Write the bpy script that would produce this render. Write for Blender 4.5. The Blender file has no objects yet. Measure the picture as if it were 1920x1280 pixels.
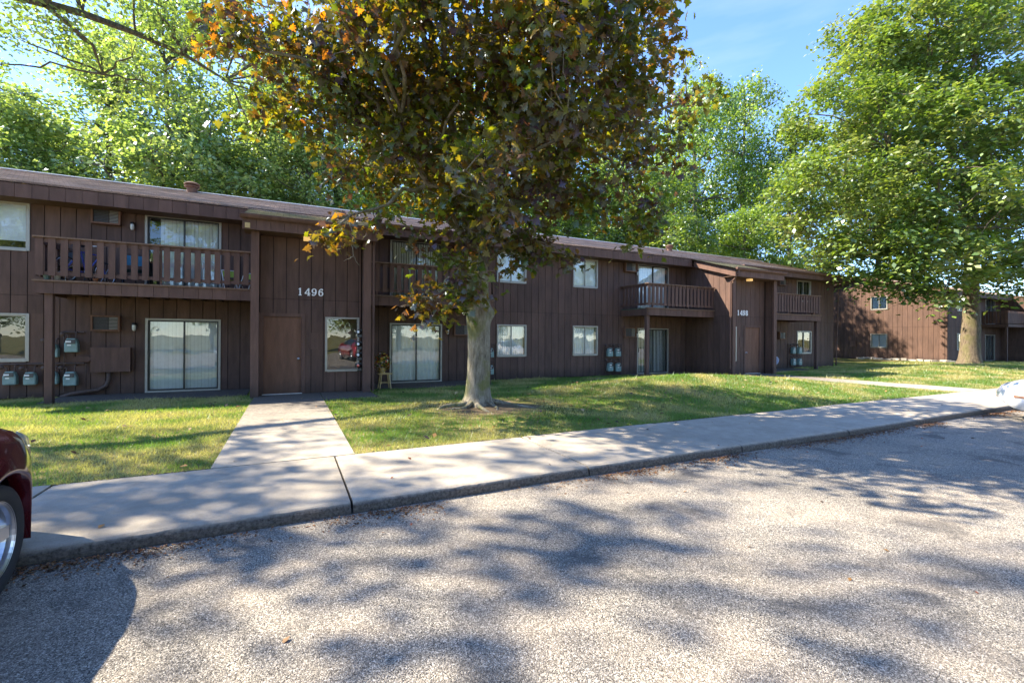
import bpy, bmesh, math, random
import numpy as np
from mathutils import Matrix, Vector, noise
R = math.radians
rng = np.random.default_rng(7)
random.seed(7)
sc = bpy.context.scene
C = sc.collection

# ------------------------------------------------------------------ camera, sky, sun, exposure
THETA = math.atan(0.4921)
cam = bpy.data.cameras.new("camera")
co = bpy.data.objects.new("camera", cam); C.objects.link(co)
cam.sensor_width = 36; cam.lens = 36 * 850 / 1920
cam.shift_y = -7.4 / 1920
cam.clip_end = 2500; cam.clip_start = .05
co.matrix_world = (Matrix.Translation((0, 0, 1.6)) @ Matrix.Rotation(-THETA, 4, 'Z')
                   @ Matrix.Rotation(R(90), 4, 'X') @ Matrix.Rotation(R(0.372), 4, 'Z'))
sc.camera = co

to_sun = Vector((-.83, .617, 1.0)).normalized()
elev = math.asin(to_sun.z); azim = math.atan2(to_sun.x, to_sun.y)
world = bpy.data.worlds.new("World"); sc.world = world; world.use_nodes = True
wn = world.node_tree.nodes; wl = world.node_tree.links
sky = wn.new('ShaderNodeTexSky'); sky.sky_type = 'NISHITA'; sky.sun_disc = False
sky.sun_elevation = elev; sky.sun_rotation = azim
sky.air_density = 1.0; sky.dust_density = .0; sky.ozone_density = 6.0; sky.altitude = 600
hs = wn.new('ShaderNodeHueSaturation'); hs.inputs['Saturation'].default_value = 1.04; hs.inputs['Hue'].default_value = .506; hs.inputs['Value'].default_value = .95
wl.new(sky.outputs[0], hs.inputs['Color'])
# thin high cloud streaks
tcw = wn.new('ShaderNodeTexCoord'); mpw = wn.new('ShaderNodeMapping'); mpw.inputs['Scale'].default_value = (1.2, 1.2, 6.0); wl.new(tcw.outputs['Generated'], mpw.inputs[0])
nzw = wn.new('ShaderNodeTexNoise'); nzw.inputs['Scale'].default_value = 1.6; nzw.inputs['Detail'].default_value = 6; wl.new(mpw.outputs[0], nzw.inputs['Vector'])
rpw = wn.new('ShaderNodeValToRGB'); rpw.color_ramp.elements[0].position = .50; rpw.color_ramp.elements[1].position = .78; rpw.color_ramp.elements[1].color = (.35, .35, .35, 1)
wl.new(nzw.outputs['Fac'], rpw.inputs[0])
mxw = wn.new('ShaderNodeMix'); mxw.data_type = 'RGBA'; wl.new(rpw.outputs[0], mxw.inputs[0]); wl.new(hs.outputs[0], mxw.inputs[6]); mxw.inputs[7].default_value = (2.4, 2.6, 2.9, 1)
wl.new(mxw.outputs[2], wn['Background'].inputs[0]); wn['Background'].inputs[1].default_value = .15
sun = bpy.data.lights.new("sun", 'SUN'); sun.energy = 5.0; sun.angle = R(.6); sun.color = (1, .89, .71)
so = bpy.data.objects.new("sun", sun); C.objects.link(so)
so.rotation_euler = to_sun.to_track_quat('Z', 'Y').to_euler(); so.location = (-20, 20, 30)
sc.view_settings.view_transform = 'Standard'; sc.view_settings.look = 'None'
sc.view_settings.gamma = 1; sc.view_settings.use_curve_mapping = False
sc.view_settings.exposure = 1.92

# ------------------------------------------------------------------ materials
class NT:
    def __init__(s, name):
        s.m = bpy.data.materials.new(name); s.m.use_nodes = True
        s.t = s.m.node_tree; s.n = s.t.nodes; s.l = s.t.links
        s.b = s.n['Principled BSDF']; s.out = s.n['Material Output']
    def add(s, typ, **kw):
        n = s.n.new(typ)
        for k, v in kw.items(): setattr(n, k, v)
        return n
    def pos(s, scale=(1, 1, 1)):
        g = s.add('ShaderNodeNewGeometry'); mp = s.add('ShaderNodeMapping')
        mp.inputs['Scale'].default_value = scale
        s.l.new(g.outputs['Position'], mp.inputs[0]); return mp.outputs[0]
    def noise(s, vec, scale, detail=4, rough=.55, dist=0):
        n = s.add('ShaderNodeTexNoise'); s.l.new(vec, n.inputs['Vector'])
        n.inputs['Scale'].default_value = scale; n.inputs['Detail'].default_value = detail
        n.inputs['Roughness'].default_value = rough; n.inputs['Distortion'].default_value = dist
        return n.outputs['Fac']
    def ramp(s, fac, stops):
        r = s.add('ShaderNodeValToRGB'); s.l.new(fac, r.inputs[0]); e = r.color_ramp.elements
        while len(e) < len(stops): e.new(.5)
        for i, (p, c) in enumerate(stops):
            e[i].position = p; e[i].color = (*c, 1) if isinstance(c, tuple) else (c, c, c, 1)
        return r.outputs[0]
    def mix(s, fac, a, b, mode='MIX'):
        n = s.add('ShaderNodeMix', data_type='RGBA', blend_type=mode)
        for i, v in ((0, fac), (6, a), (7, b)):
            if isinstance(v, (int, float)): n.inputs[i].default_value = v
            elif isinstance(v, tuple): n.inputs[i].default_value = (*v, 1)
            else: s.l.new(v, n.inputs[i])
        return n.outputs[2]
    def math(s, op, a, b=0.):
        n = s.add('ShaderNodeMath', operation=op)
        for i, v in ((0, a), (1, b)):
            if isinstance(v, (int, float)): n.inputs[i].default_value = v
            else: s.l.new(v, n.inputs[i])
        return n.outputs[0]
    def bump(s, h, strength=.3, dist=.01):
        n = s.add('ShaderNodeBump'); n.inputs['Strength'].default_value = strength
        n.inputs['Distance'].default_value = dist; s.l.new(h, n.inputs['Height'])
        s.l.new(n.outputs[0], s.b.inputs['Normal']); return n.outputs[0]
    def set(s, **kw):
        names = dict(col='Base Color', rough='Roughness', metal='Metallic', spec='Specular IOR Level', coat='Coat Weight')
        for k, v in kw.items():
            i = s.b.inputs[names[k]]
            if isinstance(v, (int, float)): i.default_value = v
            elif isinstance(v, tuple): i.default_value = (*v, 1)
            else: s.l.new(v, i)
        return s.m

def plain(name, col, rough=.6, metal=0., spec=.5, coat=0., var=.12, scale=8.):
    t = NT(name); p = t.pos()
    f = t.noise(p, scale, 5)
    c = t.mix(1., col, t.ramp(f, [(.3, 1 - var), (.7, 1 + var)]), 'MULTIPLY')
    return t.set(col=c, rough=rough, metal=metal, spec=spec, coat=coat)

def brown_paint(name, base, alt, wear=.5):
    t = NT(name); p = t.pos(); pv = t.pos((1, 1, .16))
    oi = t.add('ShaderNodeObjectInfo')
    big = t.noise(p, .7, 4); streak = t.noise(pv, 9., 5, .6); fine = t.noise(p, 160., 3, .7)
    c = t.mix(t.ramp(big, [(.35, 0.), (.68, 1.)]), base, alt)
    c = t.mix(1., c, t.ramp(streak, [(.3, .74), (.75, 1.2)]), 'MULTIPLY')
    c = t.mix(1., c, t.ramp(oi.outputs['Random'], [(0., .88), (1., 1.12)]), 'MULTIPLY')
    c = t.mix(1., c, t.ramp(fine, [(.25, .72), (.75, 1.28)]), 'MULTIPLY')
    z = t.add('ShaderNodeSeparateXYZ'); t.l.new(p, z.inputs[0])
    low = t.math('ADD', z.outputs[2], t.math('MULTIPLY', t.noise(p, 3., 4), .35))
    c = t.mix(t.ramp(low, [(.18, .55), (.62, 0.)]), c, (.02, .018, .018))       # splash dirt low on the walls
    t.bump(t.math('ADD', fine, streak), .25, .004)
    return t.set(col=c, rough=.78, spec=.3)

M = {}
M['siding'] = brown_paint('brown_siding_paint', (.124, .071, .052), (.101, .059, .046))
M['trim'] = brown_paint('brown_trim_paint', (.138, .077, .057), (.112, .063, .048))
M['door'] = brown_paint('brown_door_paint', (.190, .096, .060), (.165, .085, .054))
M['soffit'] = brown_paint('brown_soffit_paint', (.105, .062, .042), (.085, .050, .034))
M['shadow_wall'] = plain('groove_shade', (.018, .011, .010), .9)  # near-black backing: shade of the grooves between boards, put into the colour
M['rail_cap'] = plain('weathered_rail', (.17, .10, .062), .8, var=.35, scale=25)
M['alu'] = plain('bronze_aluminium', (.33, .31, .27), .45, .3, var=.08)
M['alu_dark'] = plain('dark_frame', (.02, .02, .02), .4)
M['white_metal'] = plain('pale_metal', (.62, .60, .56), .4, .2)
M['ridge_metal'] = plain('ridge_metal', (.80, .80, .82), .6, .1)
M['blind'] = plain('white_blind', (.90, .91, .90), .7, var=.05)
M['inner'] = plain('painted_dim_room', (.09, .085, .08), .9)  # dim colour stands in for unlit rooms
M['grille'] = plain('ac_grille', (.05, .04, .037), .7)
M['meter'] = plain('meter_grey_green', (.19, .28, .26), .5, var=.15)
M['meter_dark'] = plain('meter_face', (.05, .05, .055), .4)
M['label'] = plain('white_tag', (.75, .75, .72), .5)
M['pipe'] = plain('rusty_brown_pipe', (.075, .047, .038), .7, var=.3, scale=20)
M['black'] = plain('black_plastic', (.012, .012, .013), .45)
M['lamp_glass'] = plain('lamp_glass', (.55, .56, .52), .12, coat=.5)
M['digit'] = plain('white_digit_paint', (.82, .82, .82), .4, var=.02)
M['wood'] = plain('pale_stool_wood', (.50, .36, .15), .5, var=.2, scale=30)
M['red_paint'] = plain('dark_red_car_paint', (.085, .004, .010), .22, .35, coat=1., var=.02)
M['red2_paint'] = plain('bright_red_car_paint', (.35, .012, .02), .22, .2, coat=1., var=.02)
M['white_paint'] = plain('white_car_paint', (.80, .80, .80), .25, 0., coat=1., var=.01)
M['tyre'] = plain('tyre_rubber', (.018, .018, .019), .8)
M['rim'] = plain('alloy', (.55, .55, .57), .28, .9, var=.03)
M['car_glass'] = plain('car_glass', (.01, .012, .014), .05, coat=1.)
M['lens'] = plain('lamp_lens', (.45, .46, .48), .08, .2, coat=1.)
M['amber'] = plain('marker_lens', (.30, .17, .12), .1, coat=1.)
M['pot'] = plain('flower_pot', (.42, .40, .36), .7)
M['terracotta'] = plain('terracotta_pot', (.30, .13, .07), .8)
M['stone'] = plain('pale_edging_stone', (.42, .38, .33), .9, var=.3)
M['bike_blue'] = plain('blue_bike_paint', (.04, .06, .32), .3)
M['bike_white'] = plain('white_bike_paint', (.75, .76, .80), .3)
M['lime'] = plain('lime_fabric', (.32, .45, .08), .9)
M['teal'] = plain('teal_fabric', (.03, .12, .18), .9)
M['green_turf'] = plain('green_carpet', (.03, .16, .07), .95)
M['white_cloth'] = plain('white_cloth', (.75, .76, .80), .8)

def glass():
    t = NT('window_glass'); t.n.remove(t.b)
    fr = t.add('ShaderNodeFresnel'); fr.inputs[0].default_value = 1.52
    f = t.math('ADD', t.math('MULTIPLY', fr.outputs[0], 1.6), .05)
    tr = t.add('ShaderNodeBsdfTransparent'); tr.inputs[0].default_value = (.93, .97, .96, 1)
    gl = t.add('ShaderNodeBsdfGlossy'); gl.inputs['Roughness'].default_value = .0
    p = t.pos(); nz = t.noise(p, 1.6, 2)
    bp = t.add('ShaderNodeBump'); bp.inputs['Strength'].default_value = .05; bp.inputs['Distance'].default_value = .05
    t.l.new(nz, bp.inputs['Height']); t.l.new(bp.outputs[0], gl.inputs['Normal'])
    mx = t.add('ShaderNodeMixShader'); t.l.new(f, mx.inputs[0]); t.l.new(tr.outputs[0], mx.inputs[1]); t.l.new(gl.outputs[0], mx.inputs[2])
    t.l.new(mx.outputs[0], t.out.inputs[0]); return t.m
M['glass'] = glass()

def leafmat(name, transl=(1.6, 1.9, .6), share=.45, gloss=.12, rough=.45):
    t = NT(name); t.n.remove(t.b)
    a = t.add('ShaderNodeAttribute', attribute_name='col')
    d = t.add('ShaderNodeBsdfDiffuse'); tl = t.add('ShaderNodeBsdfTranslucent'); g = t.add('ShaderNodeBsdfGlossy')
    g.inputs['Roughness'].default_value = rough; g.inputs[0].default_value = (.75, .85, 1, 1)
    t.l.new(a.outputs[0], d.inputs[0]); t.l.new(t.mix(1., a.outputs[0], transl, 'MULTIPLY'), tl.inputs[0])
    m1 = t.add('ShaderNodeMixShader'); m1.inputs[0].default_value = share
    t.l.new(d.outputs[0], m1.inputs[1]); t.l.new(tl.outputs[0], m1.inputs[2])
    m2 = t.add('ShaderNodeMixShader'); m2.inputs[0].default_value = gloss
    t.l.new(m1.outputs[0], m2.inputs[1]); t.l.new(g.outputs[0], m2.inputs[2])
    t.l.new(m2.outputs[0], t.out.inputs[0]); return t.m
M['leaf_green'] = leafmat('green_leaves', (1.7, 1.75, 1.0), .45, .08)
M['leaf_oak'] = leafmat('oak_leaves', (1.6, 1.7, .6), .35, .10, .4)
M['leaf_maple'] = leafmat('maple_leaves', (2.8, 2.1, .5), .5, .05, .35)
M['grass'] = leafmat('grass_blades', (1.6, 1.7, .8), .4, .04)
M['litter'] = leafmat('dead_leaves', (1.2, 1., .8), .2, .02)

def bark(name, a, b, moss=0.):
    t = NT(name); p = t.pos(); pv = t.pos((1, 1, .22))
    r = t.noise(pv, 14., 6, .7, .6); big = t.noise(p, 2.4, 4); fine = t.noise(p, 60., 4, .7)
    c = t.mix(t.ramp(r, [(.33, 0.), (.62, 1.)]), a, b)
    c = t.mix(1., c, t.ramp(fine, [(.3, .75), (.7, 1.2)]), 'MULTIPLY')
    if moss: c = t.mix(t.ramp(big, [(.48, 0.), (.62, moss)]), c, (.13, .14, .03))
    t.bump(t.math('ADD', r, t.math('MULTIPLY', fine, .4)), .9, .03)
    return t.set(col=c, rough=.9, spec=.2)
M['bark_maple'] = bark('maple_bark', (.11, .093, .066), (.29, .26, .20), .65)
M['bark_oak'] = bark('oak_bark', (.07, .052, .036), (.19, .15, .105), .3)
M['bark_far'] = bark('grey_bark', (.05, .045, .035), (.14, .125, .10), .3)

def shingles():
    t = NT('roof_shingles'); p = t.pos(); ps = t.pos((1, 1.6, 1))
    br = t.add('ShaderNodeTexBrick'); t.l.new(p, br.inputs['Vector'])
    br.inputs['Scale'].default_value = 1; br.inputs['Brick Width'].default_value = .31; br.inputs['Row Height'].default_value = .14
    br.inputs['Mortar Size'].default_value = .006
    br.inputs['Color1'].default_value = (.36, .26, .205, 1); br.inputs['Color2'].default_value = (.47, .35, .285, 1); br.inputs['Mortar'].default_value = (.14, .10, .08, 1)
    c = t.mix(1., br.outputs[0], t.ramp(t.noise(p, 1.2, 6, .65), [(.3, .7), (.7, 1.2)]), 'MULTIPLY')
    c = t.mix(t.ramp(t.noise(t.pos((.5, 1.6, 1)), 2.2, 6, .7), [(.54, 0.), (.70, .6)]), c, (.09, .085, .06))
    z = t.add('ShaderNodeSeparateXYZ'); t.l.new(p, z.inputs[0])
    edge = t.math('SUBTRACT', t.math('MULTIPLY', t.noise(p, 5., 5), 1.2), t.math('MULTIPLY', t.math('SUBTRACT', z.outputs[2], 5.16), 3.))
    c = t.mix(t.ramp(edge, [(.42, 0.), (.62, .55)]), c, (.16, .17, .04))          # moss along the eave
    t.bump(t.noise(p, 90., 3), .5, .01)
    return t.set(col=c, rough=.95, spec=.15)
M['shingle'] = shingles()

def asphalt():
    t = NT('worn_asphalt'); p = t.pos()
    v = t.add('ShaderNodeTexVoronoi'); t.l.new(p, v.inputs['Vector']); v.inputs['Scale'].default_value = 185
    v2 = t.add('ShaderNodeTexVoronoi'); t.l.new(p, v2.inputs['Vector']); v2.inputs['Scale'].default_value = 90
    hsv = t.add('ShaderNodeSeparateColor'); t.l.new(v.outputs['Color'], hsv.inputs[0])
    h2 = t.add('ShaderNodeSeparateColor'); t.l.new(v2.outputs['Color'], h2.inputs[0])
    grain = t.ramp(hsv.outputs[0], [(0., (.025, .023, .021)), (.22, (.125, .113, .099)), (.55, (.245, .220, .182)), (.82, (.39, .347, .285)), (1., (.64, .59, .51))])
    gr2 = t.ramp(h2.outputs[0], [(0., .62), (.12, .92), (.7, 1.05), (1., 1.35)])
    c = t.mix(1., grain, gr2, 'MULTIPLY')
    c = t.mix(1., c, t.ramp(t.noise(p, .55, 5, .6), [(.3, .74), (.7, 1.14)]), 'MULTIPLY')
    tan = t.ramp(t.noise(p, 1.1, 5, .6), [(.45, 0.), (.7, .30)])
    c = t.mix(tan, c, (.34, .26, .18))
    dark = t.ramp(t.noise(t.pos((1, 1, 1)), 1.7, 6, .62, .4), [(.55, 0.), (.66, .6)])
    c = t.mix(dark, c, (.06, .057, .055))
    pn = t.add('ShaderNodeVectorMath', operation='ADD'); nz = t.add('ShaderNodeTexNoise'); t.l.new(p, nz.inputs['Vector']); nz.inputs['Scale'].default_value = 1.6
    sc_ = t.add('ShaderNodeVectorMath', operation='SCALE'); t.l.new(nz.outputs['Color'], sc_.inputs[0]); sc_.inputs['Scale'].default_value = .7
    t.l.new(p, pn.inputs[0]); t.l.new(sc_.outputs[0], pn.inputs[1])
    ve = t.add('ShaderNodeTexVoronoi', feature='DISTANCE_TO_EDGE'); t.l.new(pn.outputs[0], ve.inputs['Vector']); ve.inputs['Scale'].default_value = .42
    crack = t.ramp(t.math('ADD', ve.outputs['Distance'], t.math('MULTIPLY', t.noise(p, 9., 4), .006)), [(.0025, .7), (.005, 0.)])
    crack = t.math('MULTIPLY', crack, t.ramp(t.noise(p, .8, 2), [(.50, 0.), (.6, 1.)]))
    c = t.mix(crack, c, (.025, .022, .02))
    hgt = t.math('ADD', t.math('MULTIPLY', v.outputs['Distance'], -50.), t.math('MULTIPLY', v2.outputs['Distance'], -30.))
    t.bump(hgt, .4, .0025)
    return t.set(col=c, rough=.85, spec=.35)
M['asphalt'] = asphalt()

def concrete():
    t = NT('sidewalk_concrete'); p = t.pos(); oi = t.add('ShaderNodeObjectInfo')
    fine = t.noise(p, 140., 3, .8); mid = t.noise(p, 6., 6, .7); big = t.noise(p, .9, 5)
    c = t.mix(t.ramp(mid, [(.35, 0.), (.7, 1.)]), (.32, .280, .222), (.41, .360, .292))
    c = t.mix(1., c, t.ramp(big, [(.3, .86), (.7, 1.1)]), 'MULTIPLY')
    c = t.mix(1., c, t.ramp(oi.outputs['Random'], [(0., .92), (1., 1.08)]), 'MULTIPLY')
    c = t.mix(1., c, t.ramp(fine, [(.28, .62), (.45, 1.), (.8, 1.22)]), 'MULTIPLY')
    c = t.mix(t.ramp(t.noise(p, 2.3, 6, .65, .5), [(.56, 0.), (.72, .45)]), c, (.20, .18, .155))
    z = t.add('ShaderNodeSeparateXYZ'); t.l.new(p, z.inputs[0])
    # the curb face is stained dark by road dirt
    m = t.math('ADD', z.outputs[2], t.math('MULTIPLY', t.noise(p, 18., 5), .03))
    k = t.math('MULTIPLY', t.ramp(m, [(.092, 1.), (.12, 0.)]), t.ramp(z.outputs[1], [(.0, 1.), (1., 1.)]))
    face = t.mix(t.ramp(t.noise(p, 40., 5, .7), [(.35, 0.), (.7, 1.)]), (.05, .043, .037), (.18, .155, .13))
    c = t.mix(k, c, face)
    t.bump(t.math('ADD', fine, t.math('MULTIPLY', mid, .6)), .5, .006)
    return t.set(col=c, rough=.9, spec=.25)
M['concrete'] = concrete()
M['path'] = plain('path_concrete', (.42, .395, .35), .9, var=.2, scale=40)

def lawn():
    t = NT('lawn_soil'); p = t.pos()
    a = t.noise(p, .9, 5, .6); b = t.noise(p, 35., 4, .7)
    c = t.mix(t.ramp(a, [(.42, 0.), (.60, 1.)]), (.08, .10, .022), (.26, .21, .085))
    c = t.mix(1., c, t.ramp(b, [(.25, .55), (.75, 1.35)]), 'MULTIPLY')
    g = t.add('ShaderNodeVectorMath', operation='DISTANCE'); t.l.new(p, g.inputs[0]); g.inputs[1].default_value = (3.68, 8.9, .1)
    bare = t.math('ADD', g.outputs['Value'], t.math('MULTIPLY', t.noise(p, 2.2, 5), 1.8))
    c = t.mix(t.ramp(t.math('MULTIPLY', bare, .5), [(.85, .9), (1.25, 0.)]), c, (.13, .095, .065))
    t.bump(b, .6, .03)
    return t.set(col=c, rough=.95, spec=.1)
M['lawn'] = lawn()

# ------------------------------------------------------------------ helpers
WM = {}
def W(o):  # world matrix kept by hand (no depsgraph update needed)
    if o.name in WM: return WM[o.name]
    return o.matrix_basis.copy()
def attach(o, p):
    if p is not None:
        o.parent = p
        o.matrix_parent_inverse = WW(p).inverted()
def WW(o):
    m = o.matrix_basis.copy()
    if o.parent is not None: m = WW(o.parent) @ o.matrix_parent_inverse @ m
    return m
def mesh(name, v, f, mat, parent=None, smooth=False, mats=None, mi=None):
    me = bpy.data.meshes.new(name); me.from_pydata([tuple(x) for x in v], [], f)
    for m in (mats or [mat]): me.materials.append(m)
    if mi: me.polygons.foreach_set('material_index', mi)
    if smooth: me.polygons.foreach_set('use_smooth', [True] * len(me.polygons))
    me.update()
    o = bpy.data.objects.new(name, me); C.objects.link(o); attach(o, parent); return o
def empty(name, loc, rz=0.):
    o = bpy.data.objects.new(name, None); o.location = loc; o.rotation_euler = (0, 0, rz); C.objects.link(o); return o
def tag(o, label=None, cat=None, group=None, kind=None):
    for k, v in (('label', label), ('category', cat), ('group', group), ('kind', kind)):
        if v: o[k] = v
    return o
class MB:
    """collects boxes and tubes into one mesh"""
    def __init__(s): s.v = []; s.f = []; s.mi = []; s.cur = 0
    def add(s, v, f):
        n = len(s.v); s.v += [tuple(x) for x in v]; s.f += [tuple(i + n for i in q) for q in f]; s.mi += [s.cur] * len(f); return s
    def box(s, x0, x1, y0, y1, z0, z1, T=None):
        v = [Vector((x, y, z)) for z in (z0, z1) for y in (y0, y1) for x in (x0, x1)]
        if T: v = [T @ q for q in v]
        return s.add(v, [(0, 2, 3, 1), (4, 5, 7, 6), (0, 1, 5, 4), (2, 6, 7, 3), (0, 4, 6, 2), (1, 3, 7, 5)])
    def tube(s, pts, rad, n=8, cap=True, jitter=0.):
        pts = [Vector(p) for p in pts]
        rad = [rad] * len(pts) if isinstance(rad, (int, float)) else rad
        rings = []; ref = None
        for i, p in enumerate(pts):
            d = (pts[min(i + 1, len(pts) - 1)] - pts[max(i - 1, 0)]).normalized()
            if ref is None: ref = Vector((0, 0, 1)) if abs(d.z) < .9 else Vector((1, 0, 0))
            a = d.cross(ref).normalized(); b = d.cross(a); ref = -d.cross(a).cross(d) if False else ref
            rings.append([p + (a * math.cos(2 * math.pi * k / n) + b * math.sin(2 * math.pi * k / n)) * rad[i] * (1 + random.uniform(-jitter, jitter)) for k in range(n)])
        v = [q for r in rings for q in r]; f = []
        for i in range(len(pts) - 1):
            for k in range(n): f.append((i * n + k, i * n + (k + 1) % n, (i + 1) * n + (k + 1) % n, (i + 1) * n + k))
        if cap: f.append(tuple(range(n))[::-1]); f.append(tuple(range((len(pts) - 1) * n, len(pts) * n)))
        return s.add(v, f)
    def lathe(s, prof, T=None, n=24):
        """prof: (r, z) pairs about local z"""
        v = [Vector((r * math.cos(2 * math.pi * k / n), r * math.sin(2 * math.pi * k / n), z)) for r, z in prof for k in range(n)]
        if T: v = [T @ q for q in v]
        f = [(i * n + k, i * n + (k + 1) % n, (i + 1) * n + (k + 1) % n, (i + 1) * n + k) for i in range(len(prof) - 1) for k in range(n)]
        return s.add(v, f)
    def build(s, name, mat, parent=None, smooth=False, mats=None):
        return mesh(name, s.v, s.f, mat, parent, smooth, mats, s.mi if mats else None)

def unit_box(mat, bev=True):
    bm = bmesh.new(); bmesh.ops.create_cube(bm, size=1)
    me = bpy.data.meshes.new('board'); bm.to_mesh(me); bm.free(); me.materials.append(mat); return me
UB = {k: unit_box(M[k]) for k in ('siding', 'trim', 'rail_cap', 'soffit', 'stone')}
def board(name, mk, c, d, parent, rz=0., T=None):
    o = bpy.data.objects.new(name, UB[mk]); C.objects.link(o)
    if T is None: o.location = c; o.rotation_euler = (0, 0, rz)
    else: o.location = T @ Vector(c); o.rotation_euler = (0, 0, T.to_euler().z)
    o.scale = d; attach(o, parent); return o
def face(x, y, rz):   # wall frame: local x along the wall (to the viewer's right), local y into the building
    return Matrix.Translation((x, y, 0)) @ Matrix.Rotation(rz, 4, 'Z')
def rects_minus(x0, x1, z0, z1, holes):
    out = [(x0, x1, z0, z1)]
    for hx0, hx1, hz0, hz1 in holes:
        nxt = []
        for a, b, c, d in out:
            if hx1 <= a or hx0 >= b or hz1 <= c or hz0 >= d: nxt.append((a, b, c, d)); continue
            if hz0 > c: nxt.append((a, b, c, hz0))
            if hz1 < d: nxt.append((a, b, hz1, d))
            cc, dd = max(c, hz0), min(d, hz1)
            if hx0 > a: nxt.append((a, hx0, cc, dd))
            if hx1 < b: nxt.append((hx1, b, cc, dd))
        out = nxt
    return [r for r in out if r[1] - r[0] > .02 and r[3] - r[2] > .02]
SEAM = 2.58
def siding(T, x0, x1, z0, top, holes, parent, step=.305, seams=(SEAM,)):
    """grooved boards over sheathing coloured near-black as groove shade; top may be a function of x"""
    tp = top if callable(top) else (lambda x: top)
    mb = MB(); zt = max(tp(x0), tp(x1))
    x = x0; k = 0
    while x < x1 - .02:
        xe = min(x + step, x1); t = min(tp(x), tp(xe)) if callable(top) else top
        for (a, b, c, d) in rects_minus(x, xe, z0, t, holes): mb.box(a, b, .021, .12, c, d, T)
        zz = [z0] + [s for s in seams if z0 < s < t] + [t]
        for i in range(len(zz) - 1):
            g0 = .004 if i else 0; g1 = .006 if i < len(zz) - 2 else 0
            for (a, b, c, d) in rects_minus(x + .008, xe - .008, zz[i] + g0, zz[i + 1] - g1, holes):
                board('siding_board', 'siding', ((a + b) / 2, .010 + random.uniform(-.001, .001), (c + d) / 2), (b - a, .020, d - c), parent, T=T)
        x = xe
    mb.build('sheathing', M['shadow_wall'], parent)

BLN = 0
def window(T, x0, x1, z0, z1, parent, kind='slider', blind='shade', cover=1., fr=.045, seed=0):
    """frame (part) > sash, pane, blind"""
    mb = MB(); w = fr
    mb.box(x0 - .01, x0 + w, -.03, .09, z0, z1, T); mb.box(x1 - w, x1 + .01, -.03, .09, z0, z1, T)
    mb.box(x0 + w, x1 - w, -.03, .09, z1 - w, z1, T); mb.box(x0 + w, x1 - w, -.035, .09, z0 - .012, z0 + w, T)
    p = mb.build('sliding_door' if kind == 'door' else 'window', M['alu'], parent)
    xi0, xi1, zi0, zi1 = x0 + w, x1 - w, z0 + w, z1 - w; xm = (xi0 + xi1) / 2
    halves = [(xi0, xm + .02, .045), (xm - .02, xi1, .015)] if kind != 'fixed' else [(xi0, xi1, .03)]
    for a, b, y in halves:
        if kind != 'fixed':
            s = MB(); q = .028 if kind == 'slider' else .04
            s.box(a, a + q, y - .012, y + .012, zi0, zi1, T); s.box(b - q, b, y - .012, y + .012, zi0, zi1, T)
            s.box(a + q, b - q, y - .012, y + .012, zi0, zi0 + q, T); s.box(a + q, b - q, y - .012, y + .012, zi1 - q, zi1, T)
            s.build('sash', M['alu'] if kind == 'slider' else M['alu_dark'], p)
        g = [T @ Vector(c) for c in ((a, y, zi0), (b, y, zi0), (b, y, zi1), (a, y, zi1))]
        mesh('pane', g, [(0, 1, 2, 3)], M['glass'], p)
    if kind == 'door':
        h = MB(); h.box(xi0 + .015, xi0 + .035, -.03, .03, z0 + .95, z0 + 1.15, T); h.build('door_handle', M['black'], p)
    s = MB()  # shallow box painted dim, standing in for the unlit room
    s.box(x0, x1, .55, .57, z0 - .05, z1 + .05, T); s.box(x0 - .02, x0, .12, .57, z0, z1, T); s.box(x1, x1 + .02, .12, .57, z0, z1, T)
    s.box(x0, x1, .12, .57, z1, z1 + .02, T); s.box(x0, x1, .12, .57, z0 - .02, z0, T)
    s.build('dim_room_box', M['inner'], p)
    if blind in ('vertical', 'partial'):
        s = MB(); a = xi0 + (.16 * (xi1 - xi0) if blind == 'partial' else .01); n = int((xi1 - a) / .085)
        for i in range(n):
            x = a + (i + .5) * (xi1 - a) / n; an = R(32) + random.uniform(-.08, .08)
            c, sn = math.cos(an) * .044, math.sin(an) * .044
            v = [T @ Vector(q) for q in ((x - c, .13 - sn, zi0 + .03), (x + c, .13 + sn, zi0 + .03), (x + c, .13 + sn, zi1 - .02), (x - c, .13 - sn, zi1 - .02))]
            s.add(v, [(0, 1, 2, 3)])
        tag(s.build('vertical_blind', M['blind'], p), kind='stuff')
    elif blind == 'shade':
        s = MB(); zb = zi1 - (zi1 - zi0) * cover
        s.box(xi0 + .005, xi1 - .005, .10, .104, zb, zi1, T); s.box(xi0 + .005, xi1 - .005, .094, .112, zb - .02, zb + .006, T)
        s.build('roller_shade', M['blind'], p)
    elif blind == 'curtain':
        s = MB(); n = 60; v = []; f = []
        for i in range(n + 1):
            x = xi0 + .01 + (xi1 - xi0 - .02) * i / n; y = .15 + .018 * math.sin(i * 1.25) + .008 * math.sin(i * .41)
            v += [T @ Vector((x, y, zi0 + .02)), T @ Vector((x, y, zi1 - .01))]
            if i: f.append((2 * i - 2, 2 * i, 2 * i + 1, 2 * i - 1))
        s.add(v, f); s.build('curtain', M['blind'], p, smooth=True)
    return p
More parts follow.
